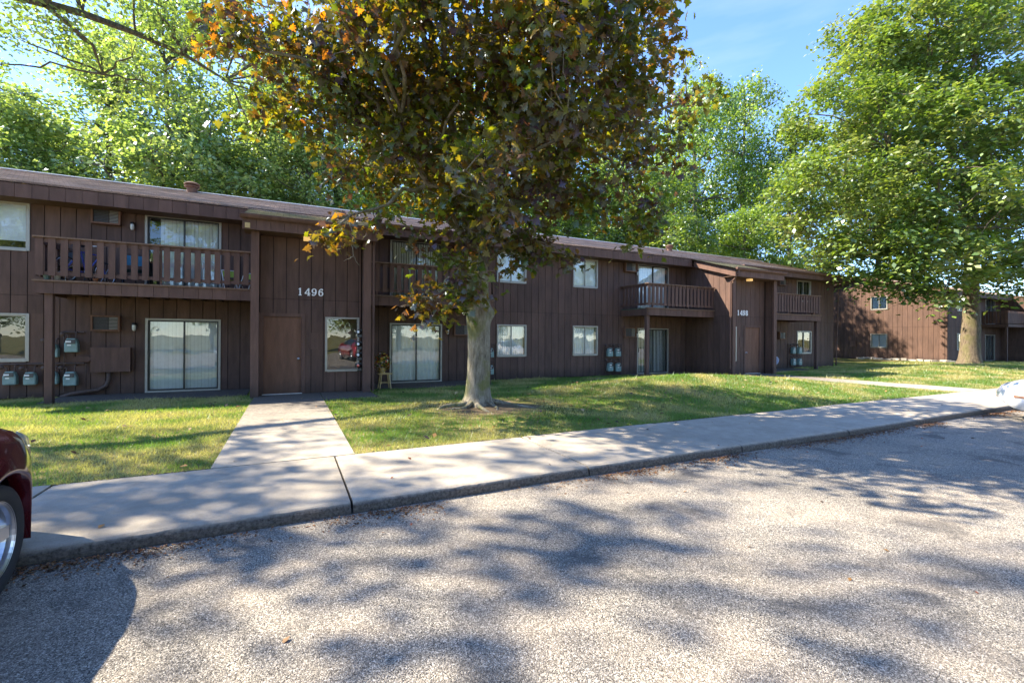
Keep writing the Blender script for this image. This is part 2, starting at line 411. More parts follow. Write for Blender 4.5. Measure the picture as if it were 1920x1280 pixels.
def ac_unit(T, x0, x1, z0, z1, parent):
    mb = MB(); d = -.16; e = .04
    mb.box(x0, x0 + e, d, .0, z0, z1, T); mb.box(x1 - e, x1, d, .0, z0, z1, T)
    mb.box(x0 + e, x1 - e, d, .0, z0, z0 + e, T); mb.box(x0 + e, x1 - e, d, .0, z1 - e, z1, T)
    p = mb.build('air_conditioner_sleeve', M['door'], parent)
    g = MB(); g.box(x0 + e, x1 - e, -.105, -.09, z0 + e, z1 - e, T)
    g.build('back_panel', M['grille'], p)
    n = 9
    for k in range(2):
        l = MB()
        for i in range(n):
            z = z0 + e + (i + .5) * (z1 - z0 - 2 * e) / n
            a = x0 + e + k * (x1 - x0 - 2 * e) * .62; b = a + (x1 - x0 - 2 * e) * (.6 if k == 0 else .38)
            l.box(a + .01, b - .01, -.135, -.105, z - .006, z + .004, T)
        tag(l.build('louvre_panel', M['meter_dark'] if k == 0 else M['alu'], p), kind='stuff')
    return p
def wall_lamp(T, x, z, parent):
    Tm = T @ Matrix.Translation((x, -.07, z))
    b = MB(); b.box(-.045, .045, .03, .07, .0, .12, Tm); b.lathe([(0, .13), (.045, .125), (.052, .09), (.052, .07)], Tm, 14)
    p = b.build('wall_lamp', M['black'], parent, True)
    g = MB(); g.lathe([(.045, .07), (.05, .02), (.044, -.05), (.025, -.085), (0, -.09)], Tm, 14); g.build('glass_jar', M['lamp_glass'], p, True)
def gas_meter(T, x, z, parent, w=.22, y=-.14):
    """x,z: centre of the grey case"""
    def L(*c): return T @ Vector(c)
    m = MB(); h = w * 1.35
    n = 10
    prof = [(-.5, -.46), (-.42, -.5), (.42, -.5), (.5, -.46), (.5, .1), (.36, .42), (.3, .5), (-.3, .5), (-.36, .42), (-.5, .1)]
    v = []
    for yy, s in ((-.085, .86), (-.07, 1.), (.05, 1.), (.075, .9)):
        v += [L(x + a * w * s, y + yy, z + b * h * s) for a, b in prof]
    f = [(i * n + k, i * n + (k + 1) % n, (i + 1) * n + (k + 1) % n, (i + 1) * n + k) for i in range(3) for k in range(n)]
    f += [tuple(range(n))[::-1], tuple(range(3 * n, 4 * n))]
    p = mesh('gas_meter', v, [q[::-1] for q in f], M['meter'], parent)
    d = MB(); d.box(x - w * .30, x + w * .34, y - .105, y - .085, z + h * .10, z + h * .42, T); d.build('dial_window', M['meter_dark'], p)
    d = MB(); d.box(x - w * .36, x + w * .04, y - .108, y - .1055, z + h * .2, z + h * .32, T); d.box(x - w * .26, x + w * .02, y - .092, y - .0865, z - h * .04, z + h * .06, T)
    d.build('tag', M['label'], p)
    d = MB()
    for sx in (-.3, .3):
        d.tube([L(x + sx * w, y, z + h * .48), L(x + sx * w, y, z + h * .78)], .018, 8)
    d.tube([L(x + .3 * w, y, z + h * .78), L(x + .3 * w, y + .02, z + h * .95), L(x + .3 * w, y + .12, z + h * .95)], .016, 8)
    d.tube([L(x - .3 * w, y, z + h * .76), L(x - .75 * w, y, z + h * .76)], .016, 8)
    d.lathe([(0, -.02), (.05, -.02), (.055, 0), (.05, .02), (.02, .045), (0, .05)], T @ Matrix.Translation((x - .72 * w, y, z + h * .82)) @ Matrix.Rotation(R(70), 4, 'X'), 12)
    tag(d.build('pipework', M['pipe'], p), kind='stuff')
    return p

DF = 13.85     # front plane of the balconies
def balcony(x0, x1, parent, left_side, post_x, right_side=False, turf=False, y0=DF, yw=15.5, wedge=False):
    d = MB(); d.box(x0 + .04, x1 - .04, y0 + .04, yw, 2.775, 2.82)
    p = d.build('balcony', M['soffit'] if not turf else M['green_turf'], parent)
    x = x0 + .03
    while x < x1 - .03:
        xe = min(x + .305, x1)
        board('fascia_board', 'trim', ((x + xe) / 2, y0 + .02, 2.665), (xe - x - .007, .025, .27), p); x = xe
    e = MB(); e.box(x0 - .015, x1 + .0, y0 - .03, y0 + .12, 2.803, 2.84); e.build('deck_edge', M['rail_cap'], p)
    rim = MB(); rim.box(x0, x1, y0 + .034, y0 + .075, 2.53, 2.80)
    if left_side: rim.box(x0, x0 + .035, y0 + .076, yw - .01, 2.53, 2.80)
    if right_side: rim.box(x1 - .035, x1, y0 + .076, yw - .01, 2.53, 2.80)
    rim.build('rim_joist', M['trim'], p)
    j = MB(); n = int((x1 - x0) / .41)
    for i in range(1, n):
        xx = x0 + i * (x1 - x0) / n; j.box(xx - .02, xx + .02, y0 + .08, yw - .02, 2.57, 2.772)
    tag(j.build('joists', M['soffit'], p), kind='stuff')
    # railing
    def rail(a, b, yy, horizontal=True, cap=True):
        t = MB(); lo = MB()
        if horizontal:
            t.box(a - .03, b, yy - .05, yy + .06, 3.79, 3.825); lo.box(a, b, yy + .015, yy + .05, 2.955, 3.03); lo.box(a, b, yy + .015, yy + .05, 3.69, 3.788)
        else:
            t.box(yy - .06, yy + .05, a + .062, b, 3.79, 3.825); lo.box(yy + .0, yy + .035, a + .06, b, 2.955, 3.03); lo.box(yy + .0, yy + .035, a + .06, b, 3.69, 3.788)
        t.build('top_rail', M['rail_cap'] if cap else M['trim'], p); lo.build('cross_rail', M['trim'], p)
    rail(x0 + .03, x1, y0 + .02)
    x = x0 + .03; k = 0
    while x + .128 < x1 + .01:
        board('baluster', 'trim', (x + .064, y0 + .022, 3.36 + random.uniform(-.006, .006)), (.128, .022, .855), p); x += .212; k += 1
    for side, xs in ((left_side, x0), (right_side, x1)):
        if not side: continue
        rail(y0 - .02, yw - .02, xs + .02, False)
        y = y0 + .1
        while y + .128 < yw - .03:
            board('baluster', 'trim', (xs - .004, y + .064, 3.36), (.022, .128, .855), p); y += .212
    for px in post_x:
        q = MB(); q.box(px - .07, px + .07, y0 + .08, y0 + .22, 0.0, 2.568); q.build('post', M['trim'], p)
    for px in [x0 + .3 + i * 2.0 for i in range(int((x1 - x0) / 2.) + 1)]:
        q = MB(); q.box(px - .02, px + .02, y0 + .05, y0 + .088, 2.845, 3.78); q.build('rail_post', M['trim'], p)
    return p

def eave(x0, x1, y, zt, zb, parent, mat='trim'):
    x = x0
    while x < x1 - .01:
        xe = min(x + .305, x1)
        board('fascia_board', mat, ((x + xe) / 2, y + .012, (zt + zb) / 2), (xe - x - .007, .022, zt - zb), parent); x = xe

def digits(text, x, y, z, h, parent, mat, spacing):
    """raised serif numerals cut from flat plate, drawn as 2D outlines"""
    def ell(cx, cy, rx, ry, n=22, rev=False, a0=0, a1=360):
        pts = [(cx + rx * math.cos(R(a0 + (a1 - a0) * i / n)), cy + ry * math.sin(R(a0 + (a1 - a0) * i / n))) for i in range(n)]
        return pts[::-1] if rev else pts
    G = {
        '1': [[(.12, 0), (.52, 0), (.52, .10), (.42, .12), (.42, 1.), (.30, 1.), (.10, .86), (.10, .78), (.22, .80), (.22, .12), (.12, .10)]],
        '4': [[(.34, 0), (.72, 0), (.72, .09), (.62, .11), (.62, .24), (.76, .24), (.76, .36), (.62, .36), (.62, 1.), (.46, 1.), (.0, .36), (.0, .24), (.44, .24), (.44, .11), (.34, .09)],
              [(.44, .36), (.16, .36), (.44, .74)]],
        '9': [ell(.35, .66, .35, .34), ell(.35, .67, .15, .23, rev=True)],
        '9t': [[(.52, .62), (.70, .66), (.68, .40), (.56, .14), (.34, .0), (.10, .02), (.04, .14), (.08, .24), (.20, .24), (.26, .12), (.38, .14), (.48, .30)]],
        '6': [ell(.35, .34, .35, .34), ell(.35, .33, .15, .23, rev=True)],
        '6t': [[(.18, .38), (.0, .34), (.02, .60), (.14, .86), (.36, 1.), (.60, .98), (.66, .86), (.62, .76), (.50, .76), (.44, .88), (.32, .86), (.22, .70)]],
        '8': [ell(.35, .27, .35, .28), ell(.35, .27, .15, .16, rev=True)],
        '8t': [ell(.35, .77, .30, .24), ell(.35, .77, .13, .13, rev=True)],
    }
    for i, ch in enumerate(text):
        for key, off in ((ch, 0), (ch + 't', .0015)):
            if key not in G: continue
            cu = bpy.data.curves.new('digit', 'CURVE'); cu.dimensions = '2D'; cu.fill_mode = 'BOTH'; cu.extrude = .006 + off
            for lp in G[key]:
                sp = cu.splines.new('POLY'); sp.points.add(len(lp) - 1); sp.use_cyclic_u = True
                for q, (a, b) in zip(sp.points, lp): q.co = (a * h * .92, b * h, 0, 1)
            tmp = bpy.data.objects.new('tmp', cu)
            me = bpy.data.meshes.new_from_object(tmp); bpy.data.objects.remove(tmp); me.materials.append(mat)
            o = bpy.data.objects.new('digit', me); C.objects.link(o)
            o.location = (x + i * spacing, y, z); o.rotation_euler = (R(90), 0, 0); attach(o, parent)

# ------------------------------------------------------------------ ground, lot, walks
def gh(u, v):
    """height of the lawn"""
    t = np.clip((v - 6.0) / .35, 0, 1)
    base = .082 - .006 * np.clip(v - 6, 0, 7)
    far = np.clip((v - 12.4) / 1.2, 0, 1)
    base = base * (1 - far) + .0 * far + .06 * np.clip((u - 20) / 10, 0, 1)
    mound = .36 * np.exp(-((u - 11.3) / 4.4) ** 2 - ((v - 10.5) / 1.9) ** 2) + .10 * np.exp(-((u - 3.7) / 2.4) ** 2 - ((v - 9.0) / 1.3) ** 2)
    mound = mound + .22 * np.exp(-((u - 30) / 7.) ** 2 - ((v - 10.5) / 2.2) ** 2)
    e1 = np.clip((np.abs(u - 0.0) - .8) / .8, 0, 1); e2 = np.clip((np.abs(u - 18.4) - .8) / 1.2, 0, 1)
    bumps = .018 * np.sin(u * 1.7 + v) * np.sin(v * 2.3 - u * .6)
    return base + mound * e1 * e2 + bumps * e1 * e2 * t
us = np.unique(np.concatenate([np.linspace(-160, -14, 20), np.arange(-14, 34, .25), np.arange(34, 60, 1.), np.linspace(60, 260, 20)]))
vs = np.unique(np.concatenate([np.arange(5.97, 16, .2), np.linspace(16, 60, 25), np.linspace(60, 400, 12)]))
UU, VV = np.meshgrid(us, vs); HH = gh(UU, VV)
v = np.stack([UU, VV, HH], -1).reshape(-1, 3); nu = len(us)
f = [(j * nu + i, j * nu + i + 1, (j + 1) * nu + i + 1, (j + 1) * nu + i) for j in range(len(vs) - 1) for i in range(nu - 1)]
tag(mesh('lawn', v, f, M['lawn'], smooth=True), kind='structure')
tag(mesh('ground', [(-1500, -1500, -.06), (1500, -1500, -.06), (1500, 1500, -.06), (-1500, 1500, -.06)], [(0, 1, 2, 3)], M['lawn']), kind='structure')
tag(mesh('parking_lot', [(-120, -17, 0), (160, -17, 0), (160, 4.5, 0), (-120, 4.5, 0)], [(0, 1, 2, 3)], M['asphalt']), kind='structure')

walk = empty('sidewalk', (0, 5, 0)); tag(walk, kind='structure')
joints = [-120, -40] + [.52 - 2.61 * k for k in range(9, 0, -1)] + [.52 + 2.61 * k for k in range(0, 15)] + [60, 160]
for i in range(len(joints) - 1):
    a, b = joints[i] + .011, joints[i + 1] - .011
    wob = .0 if i % 3 else .006
    near = -6 < (a + b) / 2 < 22
    n = max(2, int((b - a) / (.06 if near else 2.)))
    vv = []; ff = []
    prof = [(4.30, -.05), (4.292, .030), (4.297, .070), (4.315, .097), (4.345, .110), (4.6, .113), (6.02, .113), (6.03, .02)]
    for k in range(n + 1):
        u = a + (b - a) * k / n
        for q, (pv, pz) in enumerate(prof):
            jt = .010 if 0 < q < 5 and near else 0
            nn = noise.noise((u * 6, q * 3.1, i)) + .6 * noise.noise((u * 21, q * 5.1, i))
            drop = .012 if near and (k in (0, n)) and q > 2 else 0
            wav = .02 * math.sin(u * .55) * (1 if near else 0)
            vv.append((u, pv + jt * nn + (wav if q < 5 else 0), pz + (jt * .6 * nn if q > 1 else 0) - drop * .4 + wob * (1 if q > 2 else 0)))
    m = len(prof)
    for k in range(n):
        for q in range(m - 1): ff.append((k * m + q, (k + 1) * m + q, (k + 1) * m + q + 1, k * m + q + 1))
    ff.append(tuple(range(m))); ff.append(tuple(range(n * m, n * m + m))[::-1])
    mesh('slab', vv, ff, M['concrete'], walk)
def slab_walk(name, u0, u1, rows, parent_loc, zf):
    w = empty(name, parent_loc); tag(w, kind='structure')
    for (a, b) in rows:
        mb = MB(); za, zb = zf(a), zf(b)
        v = [(u0, a + .006, za - .12), (u1, a + .006, za - .12), (u1, b - .006, zb - .12), (u0, b - .006, zb - .12),
             (u0, a + .006, za), (u1, a + .006, za), (u1, b - .006, zb), (u0, b - .006, zb)]
        mb.add(v, [(0, 3, 2, 1), (4, 5, 6, 7), (0, 1, 5, 4), (1, 2, 6, 5), (2, 3, 7, 6), (3, 0, 4, 7)]); mb.build('slab', M['concrete'], w)
    return w
zf = lambda v: .114 - (v - 6.) * .006
w1 = slab_walk('entry_path', -.78, .76, [(6.04, 8.0), (8.0, 10.0), (10.0, 11.9), (11.9, 13.36)], (0, 6, .1), zf)
mb = MB(); mb.box(.775, 2.05, 11.9, 13.36, -.02, .072); mb.build('slab', M['concrete'], w1)
w2 = slab_walk('entry_path', 17.5, 19.05, [(6.04, 8.3), (8.3, 10.6), (10.6, 12.9), (12.9, 13.36)], (18.3, 6, .1), zf)
for nm, a, b in (('patio_slab', -5.15, -1.0), ('patio_slab', 2.1, 6.2), ('patio_slab', 13.2, 16.6), ('patio_slab', 19.6, 24.6)):
    mb = MB(); mb.box(a, b, 14.05, 15.46, -.05, .035); tag(mb.build(nm, M['concrete']), kind='structure')

# ------------------------------------------------------------------ main building
WV = 15.5; EV = 13.4; FIN = 12.95
bld = empty('apartment_building', (10, WV, 0))
tag(bld, 'long two-storey brown apartment building with grooved siding, balconies and entries 1496 and 1498', 'apartment building')
TF = face(0, WV, 0)
BX0, BX1 = -8.0, 28.6
holes = []; wins = []
def win(x0, x1, z0, z1, **k): holes.append((x0, x1, z0, z1)); wins.append((x0, x1, z0, z1, k))
win(-7.06, -5.83, 3.68, 4.88, blind='shade', cover=.80); win(-7.06, -5.83, .93, 2.12, blind='none')
win(-3.52, -1.78, 2.86, 4.89, kind='door', blind='partial', cover=.8); win(-3.50, -1.78, .03, 2.06, kind='door', blind='vertical')
win(3.05, 4.85, 2.86, 4.89, kind='door', blind='vertical'); win(3.05, 4.85, .03, 2.06, kind='door', blind='curtain')
win(6.98, 8.21, 3.68, 4.88, blind='shade'); win(7.00, 8.23, .88, 2.09, blind='curtain')
win(10.39, 11.6, 3.68, 4.88, blind='shade'); win(10.39, 11.62, .88, 2.10, blind='curtain')
win(13.79, 15.59, 2.86, 4.89, kind='door', blind='curtain'); win(13.78, 15.6, .03, 2.05, kind='door', blind='vertical')
win(25.1, 26.35, 3.7, 4.88, blind='vertical'); win(25.14, 26.42, .81, 2.06, blind='none')
win(21.3, 23.1, 2.86, 4.89, kind='door', blind='vertical'); win(21.3, 23.1, .03, 2.05, kind='door', blind='vertical')
siding(TF, BX0, BX1, .02, 5.06, holes, bld)
for x0, x1, z0, z1, k in wins: window(TF, x0, x1, z0, z1, bld, **k)
# other walls of the block
b = MB()
b.box(BX0 - .02, BX0 + .08, WV + .03, 25.4, 0, 5.1); b.box(BX1 - .08, BX1 + .02, WV + .03, 25.4, 0, 5.1); b.box(BX0, BX1, 25.3, 25.42, 0, 5.1)
b.add([(BX0, WV, 5.1), (BX0, 20.2, 6.8), (BX0, 25.4, 5.1), (BX1, WV, 5.1), (BX1, 20.2, 6.8), (BX1, 25.4, 5.1)], [(0, 2, 1), (3, 4, 5)])
b.build('side_wall', M['siding'], bld)
# roof: courses of shingles as shallow steps
PITCH = (6.86 - 5.19) / (20.2 - 14.86)
def roof_sheet(x0, x1, y0, y1, z0, slope, parent, name='shingle_roof', step=.14):
    n = max(1, int(abs(y1 - y0) / step)); v = []; f = []; dy = (y1 - y0) / n
    xs = np.linspace(x0, x1, max(2, int((x1 - x0) / 1.2)))
    for i in range(n):
        a, bq = y0 + i * dy, y0 + (i + 1) * dy
        for x in xs:
            w = .006 * noise.noise((x * .9, a * 1.3, 0)) + .02 * noise.noise((x * .12, 2, 0)); w2 = .006 * noise.noise((x * .9, bq * 1.3, 0)) + .02 * noise.noise((x * .12, 2, 0))
            v += [(x, a, z0 + abs(a - y0) * slope + .009 + w), (x, bq, z0 + abs(bq - y0) * slope + w2)]
        m = len(xs)
        for k in range(m - 1):
            q = (i * m + k) * 2; f.append((q, q + 2, q + 3, q + 1))
            if i < n - 1: q2 = ((i + 1) * m + k) * 2; f.append((q + 1, q + 3, q2 + 2, q2))
    return tag(mesh(name, v, f, M['shingle'], parent), kind='stuff')
roof_sheet(BX0 - .3, BX1 + .25, 14.84, 20.2, 5.19, PITCH, bld)
roof_sheet(BX0 - .3, BX1 + .25, 25.9, 20.2, 5.08, PITCH, bld)
for (u0, u1) in ((-1.03, 2.17), (16.35, 19.75)):
    roof_sheet(u0, u1, 12.66, 14.90, 5.21 - (14.9 - 12.66) * PITCH, PITCH, bld)
b = MB(); b.box(BX0 - .3, BX1 + .25, 20.12, 20.30, 6.875, 6.905); b.build('ridge_strip', M['ridge_metal'], bld)
b = MB()
b.box(BX0 - .28, BX1 + .24, 14.90, WV + .02, 4.86, 4.885)                       # main soffit
b.build('soffit', M['soffit'], bld)
for a, c in ((BX0 - .3, -1.0), (2.14, 16.4), (19.72, BX1 + .25)): eave(a, c, 14.86, 5.185, 4.86, bld)
def slopebox(mb, x0, x1, y0, y1, zt0, zt1, h):
    mb.add([(x0, y0, zt0 - h), (x1, y0, zt0 - h), (x1, y1, zt1 - h), (x0, y1, zt1 - h), (x0, y0, zt0), (x1, y0, zt0), (x1, y1, zt1), (x0, y1, zt1)],
           [(0, 3, 2, 1), (4, 5, 6, 7), (0, 1, 5, 4), (1, 2, 6, 5), (2, 3, 7, 6), (3, 0, 4, 7)])
for x in (BX0 - .3, BX1 + .21):
    rk = MB(); slopebox(rk, x, x + .04, 14.88, 20.2, 5.18, 6.85, .22); slopebox(rk, x, x + .04, 20.2, 25.8, 6.85, 5.1, .22)
    rk.build('rake_board', M['trim'], bld)
# gutters
def gutter(x0, x1, y, z, parent):
    pr = [(-.12, .05), (-.125, .02), (-.10, -.03), (-.07, -.055), (-.005, -.055), (-.005, .05)]
    v = [(x, y + a, z + c) for x in (x0, x1) for a, c in pr]; n = len(pr)
    f = [(k, k + 1, n + k + 1, n + k) for k in range(n - 1)] + [tuple(range(n)), tuple(range(n, 2 * n))[::-1]]
    mesh('gutter', v, f, M['trim'], parent)
gutter(2.2, 6.6, 14.856, 5.16, bld); gutter(19.78, BX1 + .25, 14.856, 5.16, bld)

def entry(u0, u1, door, wx, mirrored, number, lampx):
    """entry bay: side fins, recessed wall, dropped roof"""
    roofz = lambda y: 5.17 - (14.9 - y) * PITCH
    f0, f1 = (u0, u0 + .18), (u1 - .2, u1)
    for i, (a, c) in enumerate((f0, f1)):
        mb = MB(); slopebox(mb, a, c, FIN, FIN + .09, 4.2, 4.2, 4.2); mb.build('entry_column', M['trim'], bld)
        # the fin wall behind the column: boards on the side that faces the camera
    for (xo, sgn) in ((u0 + .02, -1), (u1 - .02, 1)):
        T = face(xo, WV - .04, R(-90)) if sgn < 0 else face(xo, FIN + .1, R(90))
        if sgn < 0: siding(T, .0, WV - FIN - .14, .02, lambda x: roofz(WV - .04 - x) - .03, [], bld)
        else: siding(T, .0, WV - FIN - .14, .02, lambda x: roofz(FIN + .1 + x) - .03, [], bld)
    # inner faces of the fins
    TI = face(u1 - .18, EV - .02, R(-90)); siding(TI, 0, EV - FIN - .12, .06, 4.2, [], bld)
    mb = MB(); mb.box(u0 + .12, u0 + .17, FIN + .09, EV, .06, 4.2); mb.build('fin_panel', M['siding'], bld)
    TE = face(0, EV, 0)
    hw = (wx[0], wx[1], .64, 2.13); hd = (door[0] - .09, door[1] + .09, .06, 2.20)
    siding(TE, u0 + .18, u1 - .2, .06, 4.2, [hw, hd], bld)
    window(TE, *hw, bld, kind='fixed', blind='none')
    j = MB(); j.box(hd[0], hd[0] + .09, -.02, .08, .06, 2.20, TE); j.box(hd[1] - .09, hd[1], -.02, .08, .06, 2.20, TE); j.box(door[0], door[1], -.02, .08, 2.11, 2.20, TE)
    j.build('door_frame', M['trim'], bld)
    d = MB(); d.box(door[0] + .004, door[1] - .004, .02, .06, .085, 2.106, TE); dd = d.build('door', M['door'], bld)
    kx = door[1] - .07 if not mirrored else door[0] + .07
    k = MB(); Tk = TE @ Matrix.Translation((kx, .02, 1.0)) @ Matrix.Rotation(R(90), 4, 'X')
    k.lathe([(.0, .0), (.032, .0), (.032, .006), (.012, .01), (.012, .03), (.026, .038), (.03, .052), (.022, .066), (0, .07)], Tk, 16); k.build('door_knob', M['rim'], dd, True)
    th = MB(); th.box(door[0] - .02, door[1] + .02, -.06, .02, .06, .084, TE); th.build('threshold', M['white_metal'], bld)
    bx = (.53, .72) if not mirrored else (17.68, 17.87)
    q = MB(); q.box(bx[0], bx[1], -.012, .0, 1.25, 1.69, TE); q.build('cover_panel', M['siding'], bld)
    # roof edge, soffit
    ra, rb = u0 - .17, u1 + .14
    eave(ra, rb, 12.70, 4.485, 4.19, bld)
    s = MB(); s.box(ra + .02, rb - .02, 12.74, EV - .005, 4.205, 4.225); s.build('entry_soffit', M['soffit'], bld)
    for x in (ra, rb - .04): rk = MB(); slopebox(rk, x, x + .04, 12.735, 14.86, 4.49, 5.16, .30); rk.build('rake_board', M['trim'], bld)
    gutter(ra - .04, rb + .04, 12.695, 4.50, bld)
    # ceiling lamp under the soffit
    l = MB(); l.box(lampx - .09, lampx + .09, 13.0, 13.18, 4.11, 4.2); o = l.build('ceiling_lamp', M['amber_glass'], bld)
    return ra, rb
t = NT('amber_lamp_glass'); t.b.inputs['Emission Color'].default_value = (1, .62, .22, 1); t.b.inputs['Emission Strength'].default_value = .2
M['amber_glass'] = t.set(col=(.7, .45, .16), rough=.3)
entry(-.86, 2.03, (-.60, .30), (.90, 1.77), False, '1496', .42)
entry(16.68, 19.55, (18.06, 19.0), (16.92, 17.46), True, '1498', 17.9)
hn = empty('house_number', (.5, EV, 2.8)); attach(hn, bld); hn['label'] = 'white raised numerals 1496'
digits('1496', .205, EV - .012, 2.69, .20, hn, M['digit'], .168)
hn = empty('house_number', (17.8, EV, 2.7)); attach(hn, bld); hn['label'] = 'white raised numerals 1498'
digits('1498', 17.52, EV - .012, 2.63, .23, hn, M['digit'], .178)

# balconies
balcony(-5.15, -.87, bld, True, [-4.92])
balcony(2.05, 6.15, bld, False, [6.0], True)
balcony(12.85, 16.66, bld, True, [12.95], False, True)
balcony(19.57, 24.45, bld, False, [24.3], True)
# fittings
for a in ((-4.62, -4.02, 4.50, 4.92), (-4.61, -4.02, 1.70, 2.11), (5.25, 5.85, 4.5, 4.92), (5.27, 5.9, 1.66, 2.07), (12.98, 13.62, 4.48, 4.90), (12.97, 13.6, 1.65, 2.07), (23.4, 24.0, 4.48, 4.9), (23.43, 24.0, 1.6, 2.0)):
    ac_unit(TF, *a, bld)
for x, z in ((-3.79, 4.50), (-3.74, 1.80), (5.05, 1.78), (13.72, 4.45), (13.7, 1.75)): wall_lamp(TF, x, z, bld)
meters = [(-5.34, 1.19, .24), (-4.97, 1.33, .26), (-6.10, .53, .24), (-5.74, .51, .23), (-5.34, .51, .23), (-4.99, .48, .26),
          (6.66, 1.03, .25), (6.66, .40, .25), (12.16, 1.0, .26), (12.58, 1.0, .26), (12.18, .38, .26), (12.6, .36, .26),
          (24.6, 1.0, .27), (25.15, 1.0, .27), (24.62, .38, .27), (25.15, .38, .27)]
for x, z, w in meters: gas_meter(TF, x, z, bld, w)
def gp(pts, r_, n): q = MB(); q.tube(pts, r_, n); q.build('gas_pipe', M['pipe'], bld)
def P3(*c): return [TF @ Vector(q) for q in c]
for z, a, b2 in ((.88, -6.4, -4.75), (1.68, -5.2, -4.75)): gp(P3((a, -.06, z - .02), (b2, -.06, z - .02)), .022, 8)
gp(P3((-4.72, -.06, .86), (-4.72, -.06, .12), (-6.3, -.06, .12)), .012, 8)
gp(P3((-5.15, -.06, 1.66), (-5.15, -.06, .12)), .014, 8)
for x in (6.9, 12.0, 12.86, 24.3): gp(P3((x, -.05, .05), (x, -.05, 1.35)), .014, 8)
for x0, x1 in ((6.5, 6.9), (12.0, 12.86), (24.3, 25.4)):
    for z in (1.35, .72, .14): gp(P3((x0, -.05, z), (x1, -.05, z)), .014, 8)

ub = MB(); ub.box(-4.57, -3.80, -.20, .0, .64, 1.26, TF); ub = ub.build('utility_box', M['trim'], bld)
uc = MB(); uc.box(-4.59, -3.78, -.212, -.202, .63, 1.275, TF); uc.build('box_lid', M['trim'], ub)
pp = MB(); pp.tube(P3((-4.25, -.1, .64), (-4.25, -.1, .42), (-4.30, -.1, .27), (-4.45, -.12, .17), (-4.7, -.15, .13), (-4.95, -.2, .10), (-5.15, -.25, .02)), .05, 10)
pp.build('conduit', M['pipe'], bld, True)
ob = MB()
Tb = TF @ Matrix.Translation((-4.79, 0, .97)) @ Matrix.Rotation(R(90), 4, 'X')
v = []
for yy in (0, .09):
    for k in range(20):
        an = 2 * math.pi * k / 20; v.append(Tb @ Vector((.1 * (1 if math.cos(an) > 0 else -1) + .075 * math.cos(an), .075 * math.sin(an), yy)))
ob.add(v, [(k, (k + 1) % 20, 20 + (k + 1) % 20, 20 + k) for k in range(20)] + [tuple(range(20, 40))]); ob.build('oblong_cover', M['trim'], bld)
# round meters by the entry window
for i, z in enumerate((1.72, 1.38, 1.08, .78)):
    T = face(1.80, EV - .0, 0) @ Matrix.Translation((.0, -.06, z)) @ Matrix.Rotation(R(-35), 4, 'Z')
    q = MB(); q.box(-.06, .06, -.03, .05, -.14, .08, T); e = q.build('electric_meter', M['black'], bld)
    q = MB(); q.lathe([(.065, .0), (.065, .05), (.055, .075), (0, .085)], T @ Matrix.Translation((0, -.03, .0)) @ Matrix.Rotation(R(90), 4, 'X'), 16); q.build('glass_cover', M['car_glass'], e, True)
    q = MB(); q.lathe([(.04, .087), (0, .09)], T @ Matrix.Translation((0, -.03, .01)) @ Matrix.Rotation(R(90), 4, 'X'), 12); q.build('dial', M['label'] if i != 3 else M['red2_paint'], e)
# downspouts
def spout(pts, parent):
    mb = MB(); mb.tube(pts, .036, 8); mb.build('downspout', M['trim'], parent)
spout([(2.12, 12.66, 4.46), (2.12, 12.66, 4.38), (2.10, 12.98, 4.12), (2.10, 13.0, .1)], bld)
spout([(16.60, 12.64, 4.46), (16.60, 12.64, 4.32), (16.62, 12.85, 4.08), (16.61, 13.02, 3.98), (16.61, 13.02, .35)], bld)
spout([(28.78, 14.84, 5.1), (28.78, 14.84, 4.8), (28.7, 15.3, 4.6), (28.68, 15.4, .1)], bld)
# roof vents
for x, y, s in ((-3.2, 20.0, 1.), (20.2, 20.0, .9), (10.5, 20.0, .8)):
    q = MB(); T = Matrix.Translation((x, y, 6.83)) @ Matrix.Scale(s, 4)
    q.lathe([(.17, -.2), (.17, .14), (.24, .15), (.24, .18), (.17, .2), (.17, .22), (.25, .24), (.25, .28), (.16, .33), (0, .35)], T, 20); q.build('roof_vent', M['trim'], bld)
# small notices on the 1496 fascia
q = MB(); q.box(-.97, -.86, 12.68, 12.699, 4.22, 4.34); q.build('tag_plate', M['wood'], bld)

# ------------------------------------------------------------------ far building
fb = empty('apartment_building', (45, 15, 0))
tag(fb, 'second brown apartment building behind the big shade tree, sunlit end wall with two windows', 'apartment building')
FU, FV = 41.2, 14.96
T2 = face(FU, 27.0, R(-90))     # end wall that faces left; local x = 27 - V
roofz2 = lambda V: 5.15 + (V - FV) * PITCH if V < 20.5 else 5.15 + (20.5 - FV) * PITCH - (V - 20.5) * PITCH
def l2(V): return 27.0 - V
h2 = [(l2(19.60), l2(18.5), 3.95, 4.98), (l2(19.60), l2(18.5), 1.0, 2.08)]
siding(T2, 0, 27 - FV, .0, lambda x: roofz2(27 - x) - .05, h2, fb)
for i, (a, c, d, e) in enumerate(h2): window(T2, a, c, d, e, fb, blind='shade', cover=.97)
T3 = face(0, FV, 0)
h3 = [(42.6, 43.3, .9, 2.1), (42.6, 43.3, 3.7, 4.85), (47.2, 48.9, .05, 2.05), (47.2, 48.9, 2.86, 4.85)]
siding(T3, FU, 62, .0, 4.95, h3, fb, step=.61)
for a, c, d, e in h3: window(T3, a, c, d, e, fb, blind='vertical' if e - d > 1.5 else 'shade', kind='door' if e - d > 1.5 else 'slider')
b = MB(); x0, x1 = FU - .35, 62
slopebox(b, x0, x1, FV - .6, 20.5, 5.02, 6.72, .06); slopebox(b, x0, x1, 20.5, 27.4, 6.72, 4.9, .06); b.build('roof', M['shingle'], fb)
